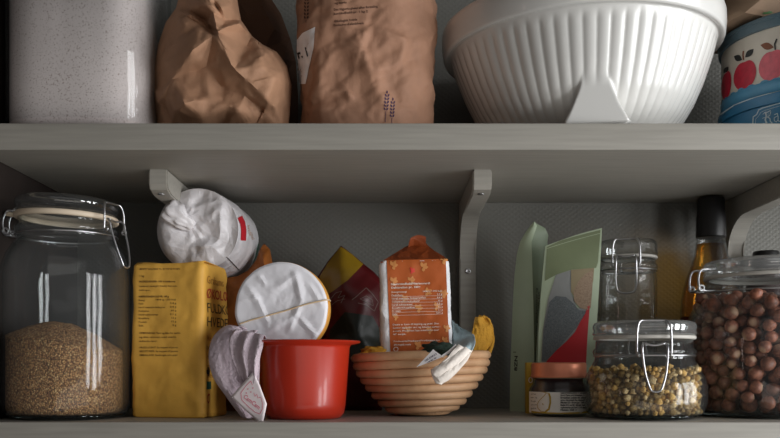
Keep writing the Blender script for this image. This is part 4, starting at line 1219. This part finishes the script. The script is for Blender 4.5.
# wooden pegs joining the base coil
for j in range(22):
    th = 2*PI*j/22; bk.merge(tube([Vector((bc[0]+.026*math.cos(th), bc[1]+.026*math.sin(th), ZL+.0016)), Vector((bc[0]+.034*math.cos(th), bc[1]+.034*math.sin(th), ZL+.004))], .0018, seg=6, smooth=0))
T = Matrix.Translation((bc[0], bc[1], ZL)) @ Matrix.Rotation(math.radians(-1.6), 4, 'Y') @ Matrix.Translation((-bc[0], -bc[1], -ZL))
bk.xform(T); dz = ZL-min(v.z for v in bk.v)
for v in bk.v: v.z += dz
tag(obj('bread_proofing_basket', bk, M['rattan']), 'coiled cane proofing basket holding the russet packet and small cloths', 'basket')
# --- russet packet in the basket
kx0, kx1, kf, kd = W(382.5, 0, .095).x, W(452, 0, .095).x, .095, .058
kz0, kz1 = -.027, W(0, 259.5, .095).z
kp = thing('grain_packet', 'russet and white paper packet with a folded top, standing in the cane basket', 'packet', ((kx0+kx1)/2, kf+kd/2, kz0))
ktilt = Matrix.Translation(((kx0+kx1)/2, kf, kz0)) @ Matrix.Rotation(math.radians(-1.3), 4, 'Y') @ Matrix.Translation((-(kx0+kx1)/2, -kf, -kz0))
km = pack((kx0+kx1)/2, kf+kd/2, kx1-kx0, kd, kz0, kz1, .006, 130, 50, .0010, 60, 21, lambda t: 1.0+.02*math.sin(t*PI)).xform(ktilt)
obj('packet_body', km, M['white_pack'], kp, flat_angle=18)
kb_ = km.bvh(); onp = lambda x, y: on(kb_, x, y, .0007)
# front label panel
fp = []
g = bilin([(386.6, 260.5), (445.6, 259), (449.2, 349), (390.5, 352)])
for i in range(31):
    fp.append([on(kb_, *g(j/20, i/30), .0005) for j in range(21)])
obj('front_panel', sgrid(fp), M['brown_pack'], kp, label='russet printed front panel')
# gable folded top
W1 = kx1-kx0; cxk = (kx0+kx1)/2
tp = MB(); rows = []
nn = 24
for i, (fy, fz) in enumerate(((0, 0), (.12, .0045), (.30, .0125), (.44, .0190), (.5, .0225))):
    row = []
    for j in range(nn+1):
        u = j/nn; wsh = 1-.70*(fz/.0225)
        x = cxk+(u-.5)*W1*.985*wsh+.002*(fz/.0225)
        y = kf+.001+kd*fy
        z = kz1-.002+fz*(1+.22*(u-.35))+.0009*ridged(Vector((x, y, fz)), 80, 7)*min(1, i)
        row.append(Vector((x, y, z)))
    rows.append(row)
back = [[Vector((v.x, kf+kd-.001-(v.y-kf-.001), v.z)) for v in r] for r in rows[:-1]][::-1]
tp.merge(sgrid(rows+back))
# the pinched end flaps
for s in (0, -1):
    allr = rows+back
    edge = [r[s] for r in allr]
    mid = sum(edge, Vector())/len(edge)+Vector((.006 if s == 0 else -.006, 0, .001))
    vs = edge+[mid]; tp.add(vs, [(i, i+1, len(vs)-1) for i in range(len(edge)-1)])
tp = solidify(tp, .0007)
# little curled ear on top
ear = []
for i in range(6):
    t_ = i/5; ear.append([Vector((cxk+.004+(u/8-.5)*.020*(1-.25*t_)+.003*t_, kf+kd*.5-.006*math.sin(t_*2.4)-.001, kz1+.0165+.0115*math.sin(t_*2.0)+.0022*math.sin(u*PI/8))) for u in range(9)])
tp.merge(solidify(sgrid(ear), .0008))
obj('folded_top', tp.xform(ktilt), M['brown_fold'], kp, flat_angle=50, label='crumpled russet folded top')
t = MB()
R_ = math.radians(-1.6)
def kl(s, x, y, w, cap=1.5, right=False, b=.02): text(t, s, lambda a, c: on(kb_, a, c, .0012), x, y, cap, w, R_, b, right=right)
kl('Næringsindhold/Næringsverdi', 391, 285.3, 39, 2.0, b=.03); kl('Deklaration pr. 100g', 391.2, 288.8, 29, 2.0, b=.03)
kl('Energi/energi', 391.5, 293, 15); kl('1450kJ / 345 kcal', 442, 291.6, 19, right=True)
rows_ = [('Fedt/fett', '2,3 g'), ('heraf mættede fedtsyrer/fett', '0,4 g'), ('Kulhydrat/Karbohydrater', '62 g'), ('heraf sukkerarter', '1,5 g'), ('Kostfibre/kostfiber', '11 g'), ('Protein', '11 g'), ('Salt', '0,01 g')]
for i, (a, b) in enumerate(rows_):
    y = 296.3+i*3.1; kl(a, 391.7+i*.1, y, len(a)*1.22); kl(b, 442.3+i*.1, y-1.4, len(b)*1.1, right=True)
    ribbon(t, [(391.7+i*.1, y+.7), (442+i*.1, y-.7)], .28, lambda a, c: on(kb_, a, c, .0012), step=4)
for i, s in enumerate(('Dette er korn til bagning og grød. Den', 'holder sig bedst tørt og ikke for varmt i', 'posen. Produktet kan indeholde spor', 'af soja.')): kl(s, 393+.1*i, 325.5+i*3.2, [46, 47, 46, 13][i], 1.6)
kl('Produceret/Produsert/Producerad for:', 393.7, 342.2, 46, 1.6); kl('Økologisk mølle', 393.9, 345.6, 17, 1.6)
ribbon(t, [(396+2.2*math.cos(2*PI*k/16), 349.2+2.0*math.sin(2*PI*k/16)) for k in range(16)], .7, lambda a, c: on(kb_, a, c, .0012), True)
obj('printed_text', t, M['ink_white'], kp, label='small white print')
def butterfly(mb, x, y, s, a):
    f = lambda u, v: on(kb_, u, v, .0009)
    for d, l in ((-60, 3.4), (-15, 3.0), (-120, 3.2), (70, 2.4)):
        leaf(mb, x, y, l*s, .95*s, d+a, f)
t = MB()
for x, y, s, a in ((393, 266, 1.2, 0), (423, 267.5, 1.25, 10), (411, 281, 1.1, -10), (393, 282, 1.2, 5), (443, 260.8, 1.2, 0), (427, 292.5, 1.2, 30), (443, 294.5, 1.2, 0), (404, 299, 1, 15), (418, 309, 1.2, 0), (436, 307, 1.1, 20), (446, 329, 1.0, 0), (429, 331, 1.0, 0), (417, 346, 1.2, 10), (395, 318, .9, 0), (444, 341, 1, 10), (407, 330, .9, 0)): butterfly(t, x, y, s*1.45, a)
obj('leaf_print', t, M['print_amber'], kp, label='small amber printed leaves')
t = MB(); butterfly(t, 411.5, 271, 1.2, 20); obj('leaf_print', t, M['print_rose'], kp, label='one small red printed leaf')

# --- cloths in the basket
def blob(cx, cy, Y, rx, ry, ryy, seed, amp=.3, n=36, m=22):
    c = W(cx, cy, Y); rows = []
    for i in range(1, m):
        ph = PI*i/m; row = []
        for j in range(n):
            th = 2*PI*j/n; d = Vector((math.sin(ph)*math.cos(th), math.sin(ph)*math.sin(th), -math.cos(ph)))
            k = 1+amp*noise.noise(d*2.2+Vector((seed, 0, 0)))+amp*.35*ridged(d, 2.4, seed)
            row.append(c+Vector((d.x*rx*k, d.y*ryy*k, d.z*ry*k)))
        rows.append(row)
    return sgrid(rows, True, True, True)
# mustard cloth: a rolled bundle that stands up at the right of the basket
mu = strip([(475, 317, .112), (473, 327, .108), (471.5, 340, .106), (470, 358, .104)], [(486.5, 316.5, .116), (492, 328, .116), (491.5, 343, .118), (480, 358, .116)], 40, 10,
    lambda u, v: .0050*math.sin(u*6.8-v*2.2)*math.sin(PI*min(1, v*3+.12))+.004*math.sin(PI*u)+.0014*noise.noise(Vector((u*7, v*7, 3))), .0024)
mu.merge(strip([(479, 314.8, .122), (486, 318, .128), (489, 330, .132), (486, 357, .132)], [(488, 317.5, .119), (493.2, 327, .122), (493, 342, .124), (488, 357, .122)], 20, 8, lambda u, v: .003*math.sin(u*7+v*3), .0022))
tag(obj('folded_cloth', mu, M['mustard']), 'mustard yellow cloth bundled up at the right side of the cane basket', 'cloth')
mu2 = blob(376, 353, .105, .020, .0075, .014, 3, .35)
tag(obj('folded_cloth', mu2, M['mustard']), 'mustard yellow cloth lying low at the left side of the cane basket', 'cloth')
# pale blue cloth draped over the rim with a cream end
pbm = thing('baby_bib', 'pale blue cloth with a cream end drooping over the front of the cane basket', 'cloth', W(455, 350, .06))
pblue = strip([(452, 320, .135), (453, 335, .120), (454, 345, .075), (457, 347, .040), (458.5, 349, .034)],
              [(458, 326, .140), (470, 332, .125), (474.5, 336, .085), (474.5, 345, .050), (469, 355, .036)], 30, 8, lambda u, v: .002*math.sin(u*9+v*4)+.001*noise.noise(Vector((u*9, v*9, 2))))
obj('blue_jersey', pblue, M['pale_blue'], pbm, label='pale blue jersey part')
pcream = strip([(458.5, 346, .034), (452, 352, .028), (444, 360, .025), (436, 367, .0245), (431.5, 371.5, .026)],
               [(472.5, 351, .036), (467, 359, .030), (458, 369, .028), (449, 378, .028), (441.5, 384.5, .029)], 30, 8, lambda u, v: .0028*math.sin(PI*u)+.0009*math.sin(u*12+v*6)+.0008*noise.noise(Vector((u*8, v*8, 7))), .0022)
obj('cream_end', pcream, M['cream_cloth'], pbm, label='cream cotton end piece')
pb2 = strip([(431.3, 371, .0275), (433, 377, .027), (436, 383, .0265)], [(435, 368, .0265), (438.5, 376, .0265), (441.5, 385, .0255)], 10, 6, lambda u, v: .001*math.sin(PI*u), .001)
obj('cream_hem', pb2, M['cream_cloth'], pbm)
# pale blue fold behind mustard cloth
bb_ = blob(464, 352, .135, .022, .018, .012, 6, .3)
obj('blue_fold', bb_, M['pale_blue'], pbm)
# dark green cloth with a white paper label
dg = thing('dark_green_bundle', 'dark green cloth with a folded white paper label on the front basket rim', 'cloth', W(438, 352, .055))
obj('cloth_bundle', blob(438.5, 350.5, .058, .0185, .0090, .014, 9, .3), M['dark_green_cloth'], dg)
def lab_strip():
    a = [(420, 365.5), (427, 358), (434.5, 351)]; rows = []
    f1 = [[W(419.5, 366, .033), W(427, 358.5, .030), W(434.3, 350.3, .030)], [W(421.5, 363.5, .034), W(431, 362, .029), W(441.5, 356.8, .027)]]
    m = MB().add([W(416.5, 367, .030), W(433.3, 349.3, .032), W(441.8, 357, .027), W(431, 361.5, .028)], [(0, 1, 2, 3)])
    m.add([W(434.3, 350.3, .032), W(437, 353, .030), W(444.5, 357.2, .0265), W(441.8, 357, .027)], [(0, 1, 2, 3)])
    m.add([W(441.8, 357, .027), W(450, 353, .0285), W(456.5, 345.2, .034), W(455.5, 344.2, .034), W(448.5, 350.5, .029), W(442, 355.2, .0275)], [(0, 1, 2, 3, 4, 5)])
    return m
ls = lab_strip()
lp = obj('paper_label', solidify(ls, .0004), M['white_label'], dg, smooth=False, label='white folded paper label')
t = MB(); lbv = ls.bvh()
text(t, '100% BOMULD', lambda x, y: on(lbv, x, y, .0006), 425.5, 362, 1.6, 14, math.radians(-33), .02)
text(t, 'VASK 40', lambda x, y: on(lbv, x, y, .0006), 428, 363.4, 1.3, 10, math.radians(-30), .02)
obj('label_text', t, M['ink_purple'], lp)

# --- green pouches
pa = thing('stand_up_pouch', 'narrow side on sage green foil pouch, left of the patterned green pouch', 'pouch', W(525, 411, .21))
yb0 = .205
secs = [(411, (509.8, .215), (536, .205), (549, .235)), (380, (510, .215), (534.5, .203), (549, .237)), (340, (511.5, .216), (534, .203), (549, .238)), (300, (513, .217), (533.2, .204), (548.5, .238)), (275, (514.5, .218), (532.5, .206), (547.8, .236)), (255, (516.8, .219), (532, .209), (548, .232)), (242, (520, .2195), (531.5, .213), (547.4, .228)), (233, (525, .2195), (534.5, .216), (548.4, .224)), (226, (530, .2195), (537, .2175), (545, .221)), (222, (533.3, .2195), (534.9, .2185), (537, .2195))]
rows = []; rowsR = []; rowsB = []
for (py, Lp, Fp, Rp) in secs:
    A, Bq, Cq = W(Lp[0], py, Lp[1]), W(Fp[0], py, Fp[1]), W(Rp[0], py+(2 if py < 240 else 0), Rp[1])
    rows.append([A+(Bq-A)*(k/8)+Vector((0, -.0022*math.sin(PI*k/8), 0)) for k in range(9)])
    rowsR.append([Bq+(Cq-Bq)*(k/8) for k in range(9)])
    bk_ = [Cq+(A-Cq)*(k/8)+Vector((0, .012*math.sin(PI*k/8)*min(1, (py-222)/60), 0)) for k in range(9)]
    rowsB.append(bk_)
zfix = lambda rs: [[Vector((v.x, v.y, max(v.z, ZL) if i > 0 else ZL)) for v in r] for i, r in enumerate(rs)]
rows, rowsR, rowsB = zfix(rows), zfix(rowsR), zfix(rowsB)
lm_ = sgrid(rows)
obj('pouch_side', lm_, M['green_pouch'], pa, label='pale sage side panel')
rmA = sgrid(rowsR); rmA.merge(sgrid(rowsB))
obj('pouch_face', rmA, M['green_pouch_side'], pa, label='shaded panel turned away')
rbv_ = sgrid(rowsR).bvh(); t = MB()
onq = lambda x, y: on(rbv_, x, y, .0006)
for i, s in enumerate(('Ingredienser: græskarkerner og', 'hørfrø, solsikkekerner, kan', 'indeholde spor af nødder og sesam', 'Opbevares tørt og køligt')):
    text(t, s, onq, 537+i*2.1, 350, 1.5, 62-4*i, math.radians(-90), .01)
obj('printed_text', t, M['ink'], pa)
lbv_ = lm_.bvh(); t = MB()
text(t, '8ZN', lambda x, y: on(lbv_, x, y, .0006), 517.3, 371, 3.0, 15, math.radians(-88), .02)
text(t, '1', lambda x, y: on(lbv_, x, y, .0006), 516.3, 352.5, 3.0, None, math.radians(-88), .02)
obj('printed_code', t, M['ink'], pa, label='black stamped code')

pbg = thing('stand_up_pouch', 'green foil pouch printed with grey, tan and red shapes, leaning behind the copper lidded jar', 'pouch', W(570, 411, .2))
def pt(px, py):     # front surface of pouch: slightly turned, bulging
    u = (px-540)/62; b = .006*math.sin(PI*min(1, max(0, u)))*min(1, max(0, (py-240)/40))
    return W(px, py, .180-.012*u-b+.0001*(411-py)*.25)
outl = [(545.5, 246), (540.5, 300), (538, 350), (537, 411)]; outr = [(602, 228), (599.5, 280), (596, 340), (592.5, 411)]
Lc = catmull([Vector((a, b, 0)) for a, b in outl], 10); Rc = catmull([Vector((a, b, 0)) for a, b in outr], 10)
fr, bkr = [], []
for a, b in zip(Lc, Rc):
    row = []; rb_ = []
    for k in range(25):
        u = k/24; x = a.x+(b.x-a.x)*u; y = a.y+(b.y-a.y)*u-1.2*math.sin(PI*u)
        v = pt(x, y); row.append(v)
        dd = .012*math.sin(PI*u)*min(1, max(0, (y-240)/40))+.0012+.010*max(0, (y-300)/110)
        rb_.append(v+Vector((0, dd*2+.002, 0)))
    fr.append(row); bkr.append(rb_)
for rr in (fr, bkr):
    for v in rr[-1]: v.z = ZL
loop = []
body = MB()
rowsP = [f+b[::-1] for f, b in zip(fr, bkr)]
body = sgrid(rowsP, True, False, True)
body.merge(sgrid([fr[0], bkr[0]]))
obj('pouch_body', body, M['green_pouch'], pbg, flat_angle=60)
fmb = sgrid(fr); fbv = fmb.bvh(); onf = lambda x, y, e=.0006: on(fbv, x, y, e)
def panel(name, pts, mat, e, lab=None, rings=5):
    t = MB(); polyfill(t, dense(pts, 3), lambda x, y: onf(x, y, e), rings); obj(name, t, M[mat], pbg, label=lab)
panel('top_band', [(547, 247), (560, 241), (575, 236.5), (590, 232.5), (600.5, 230), (598, 262), (596, 268), (572, 269.5), (556, 275), (545, 281)], 'green_pouch_dark', .0005, 'olive green top band')
panel('grey_print', [(556, 275), (571, 270), (571, 292), (577, 308), (588, 309), (586, 322), (576, 332), (557, 351), (546, 362), (541.5, 362), (543, 330), (548, 300)], 'speckle_light', .0005, 'pale grey printed area')
panel('speckled_print', [(549.5, 302), (556, 296), (566, 297), (574, 304), (579, 310), (586, 311), (581, 322), (557, 350), (546, 361), (542, 361), (544, 330)], 'speckle_grey', .0009, 'dark grey speckled shape')
panel('khaki_print', [(571, 270), (594, 268), (593, 282), (588, 286), (577, 300), (571, 292)], 'print_khaki', .0009, 'khaki block')
panel('tan_print', [(593, 270), (585, 274), (578, 282), (573.5, 292), (574, 301), (580, 308), (587, 310), (590.5, 308), (592, 290)], 'speckle_tan', .0012, 'tan speckled half circle')
panel('red_print', [(590, 299), (586, 312), (580, 322), (575, 332), (566, 342), (557, 350), (547, 361), (543, 372), (585.5, 372), (587, 340)], 'print_red', .0012, 'crimson shape')
t = MB(); ribbon(t, [(546, 249), (560, 244.5), (575, 240), (590, 236), (600, 233.5)], .5, lambda x, y: onf(x, y, .001)); obj('seal_line', t, M['green_pouch'], pbg)

# --- yellow carton just behind the jam jar
yc = box(W(526.5, 0, .157).x, W(537, 0, .157).x, .157, .170, ZL, W(0, 362.5, .157).z, .0008)
yco = thing('small_carton', 'small yellow carton standing behind the copper lidded jam jar', 'carton', W(537, 416, .18))
obj('carton_body', yc, M['label_yellow'], yco, flat_angle=40)
t = MB(); ybx = yc.bvh(); ribbon(t, [(530.5+1.8*math.cos(2*PI*k/16), 380+2.6*math.sin(2*PI*k/16)) for k in range(16)], .7, lambda x, y: on(ybx, x, y, .0006), True)
obj('ring_print', t, M['label_white'], yco)
# --- jam jar
cJ = (W(558.8, 0, .113).x, .113)
jj = thing('jam_jar', 'small jar of dark jam with a copper coloured lid and a pear label', 'jar', (cJ[0], cJ[1], ZL))
jp = [(.026, ZL), (.0300, ZL+.0015), (.0325, ZL+.006), (.0332, ZL+.012), (.0332, -.0290), (.0322, -.0245), (.0300, -.0215), (.0290, -.0195), (.0290, -.012)]
obj('glass_body', lathe(jp+[(q[0]-.0022, max(q[1], ZL+.004)) for q in jp[1:]][::-1], cJ, 72), M['glass'], jj)
obj('jam_filling', lathe([(.024, ZL+.0042), (.0295, ZL+.0060), (.0306, ZL+.012), (.0306, -.0292), (.0296, -.0248), (.0272, -.0205), (.0268, -.0145), (.02, -.0142)], cJ, 64), M['jam'], jj)
obj('lid', lathe([(.0295, -.0130), (.0305, -.0132), (.0312, -.0122), (.0312, -.0105), (.0306, -.0098), (.0306, .0020), (.0300, .0034), (.0285, .0039), (.0270, .0034)], cJ, 80), M['copper'], jj, flat_angle=50)
lr = .0336
lb = sgrid([[Vector((cJ[0]+lr*math.cos(a), cJ[1]+lr*math.sin(a), z)) for a in [math.radians(-178+k*4) for k in range(48)]] for z in (-.0520, -.0495, -.040, -.0310, -.0285)])
jl = obj('label', lb, M['label_white'], jj, label='white paper label')
jb = lb.bvh(); onj = lambda x, y: on(jb, x, y, .0004)
t = MB(); ribbon(t, [(530, 411.5), (540, 413), (560, 413.7), (580, 413), (590, 411.8)], 2.0, lambda x, y: on(jb, min(589, max(531.5, x)), y, .0003)); obj('yellow_stripe', t, M['label_yellow'], jl)
pear = [(546.5, 393), (549, 393.2), (550, 396), (550.5, 400), (550.3, 405), (548.8, 409.5), (545.5, 412), (541, 411.3), (538, 408), (537.5, 404), (539.5, 400.5), (542.5, 397.5), (545, 395)]
t = MB(); ribbon(t, pear, .55, onj, True); ribbon(t, [(549, 393.5), (550.2, 397), (550.4, 403), (549, 409), (545.5, 411.8)], 1.7, onj); ribbon(t, [(546.8, 393), (546.3, 391)], .6, onj); ribbon(t, [(542.5, 403.5), (543.5, 404.8)], .8, onj)
obj('pear_print', t, M['label_yellow'], jl, label='yellow pear drawing')
t = MB()
for i, (s, w) in enumerate((('Gelé af modne pærer og kirsebær', 26), ('frugt: Pære, sød kirsebær,', 22), ('Rørsukker, pektin fra citrus', 25), ('syre: citronsaft fra økologi', 24), ('Mindst 55 g frugt pr. 100 g', 25), ('Bedst før: se låg, åbnet glas', 24), ('opbevares på køl i 14 dage', 26), ('Netto: 225 g', 16))):
    text(t, s, onj, 560.5, 393.6+i*2.45, 1.7, w, 0, .04)
for i, w in enumerate((5, 6, 5, 6, 5)): text(t, ('sirup', 'bær og', 'frugt', 'med æble', 'gelé')[i], onj, 531.2, 394.5+i*3.6, 1.3, w, 0, .0)
obj('printed_text', t, M['ink'], jl)

# --- amber bottle
cA = (W(711, 0, .247).x, .247)
ab = thing('bottle', 'amber bottle with a black capsule behind the hazelnut jar', 'bottle', (cA[0], cA[1], ZL))
Zk = 1.11/F
A_ = lambda P: [(r*1.02, z*1.02 if z > -.03 else z) for r, z in P]
ap = [(.030, ZL), (.0350, ZL+.003), (.0366, ZL+.010), (.0366, .070), (.0360, .082), (.0335, .097), (.0285, .113), (.0235, .127), (.0200, .140), (.0180, .153), (.0168, .158)]
obj('glass_body', lathe(A_(ap+[(.0165, .192)]), cA, 64), M['glass'], ab)
obj('amber_liquid', lathe(A_([(q[0]-.0016, max(q[1], ZL+.004)) for q in ap[:-2]]+[(.0170, .152), (.012, .1522)]), cA, 64), M['amber'], ab)
obj('black_cap', lathe(A_([(.0172, .1600), (.0181, .1610), (.0176, .186), (.0168, .190), (.0163, .2070), (.0156, .2095), (.0120, .2105)]), cA, 48), M['black_cap'], ab, flat_angle=40)
lbl = sgrid([[Vector((cA[0]+.0378*math.cos(a), cA[1]+.0378*math.sin(a), z)) for a in [math.radians(-185+k*5) for k in range(38)]] for z in (-.035, .02, .062)])
obj('label', lbl, M['plastic_red'], ab, label='dark red label')

# --- dark lidded jar glimpsed behind the hazelnut jar, and a dark capped bottle at the frame edge
cD = (W(766, 0, .250).x, .250)
dj = thing('spice_jar', 'dark lidded jar peeping over the hazelnut jar lid', 'jar', (cD[0], cD[1], ZL))
zd = W(0, 251.5, .250).z
obj('glass_body', lathe([(.020, ZL), (.0235, ZL+.002), (.0240, ZL+.01), (.0240, zd-.040), (.0190, zd-.030), (.0150, zd-.022), (.0150, zd-.012)], cD, 48), M['jam'], dj)
obj('lid', lathe([(.0140, zd-.014), (.0163, zd-.013), (.0163, zd-.002), (.0150, zd), (.0120, zd+.0005)], cD, 48), M['black_cap'], dj, flat_angle=40)

# ================================================================== LIGHT, WORLD, CAMERA
def area(name, loc, target, sx, sy, power, col):
    l = bpy.data.lights.new(name, 'AREA'); l.shape = 'RECTANGLE'; l.size = sx; l.size_y = sy; l.energy = power; l.color = col
    o = bpy.data.objects.new(name, l); C.objects.link(o); o.location = loc
    d = Vector(target)-Vector(loc); o.rotation_euler = d.to_track_quat('-Z', 'Y').to_euler()
    return o
wd_ = Vector((.49, .87, 0))      # a tall window of three panes, to the right of the shelves
for k_, p_ in ((-.95, 38), (-.05, 44), (.85, 44)):
    area('window_light', Vector((2.2, -.98, .0))+wd_*k_*.75, (0, .1, .08), .38, 1.7, p_*.60, (.97, .985, 1.0))
area('room_light', (-2.2, -1.7, .1), (0, .1, .05), .07, .9, .7, (1.0, .78, .70))
area('ceiling_bounce', (.5, -2.6, 1.1), (0, .1, .05), 3.6, 2.0, 6, (1.0, .97, .93))
area('floor_bounce', (.5, -1.7, -1.25), (0, .1, .10), 2.6, 1.4, 9.5, (1.0, .95, .89))
w = bpy.data.worlds.new('World'); bpy.context.scene.world = w; w.use_nodes = True
bg = w.node_tree.nodes['Background']; bg.inputs[0].default_value = (1.0, .97, .94, 1); bg.inputs[1].default_value = .042
cam = bpy.data.cameras.new('Camera'); co = bpy.data.objects.new('Camera', cam); C.objects.link(co)
co.location = CAM; co.rotation_euler = (PI/2, 0, 0)
cam.sensor_fit = 'HORIZONTAL'; cam.sensor_width = 36; cam.lens = F*36/780.0
cam.shift_x = 0; cam.shift_y = (HOR-219)/780.0
cam.clip_start = .01
sc = bpy.context.scene; sc.camera = co
sc.view_settings.view_transform = 'Standard'; sc.view_settings.look = 'None'
sc.view_settings.exposure = -.06
try:
    sc.cycles.use_denoising = True; sc.cycles.transparent_max_bounces = 32; sc.cycles.max_bounces = 12; sc.cycles.sample_clamp_indirect = 6
except Exception: pass
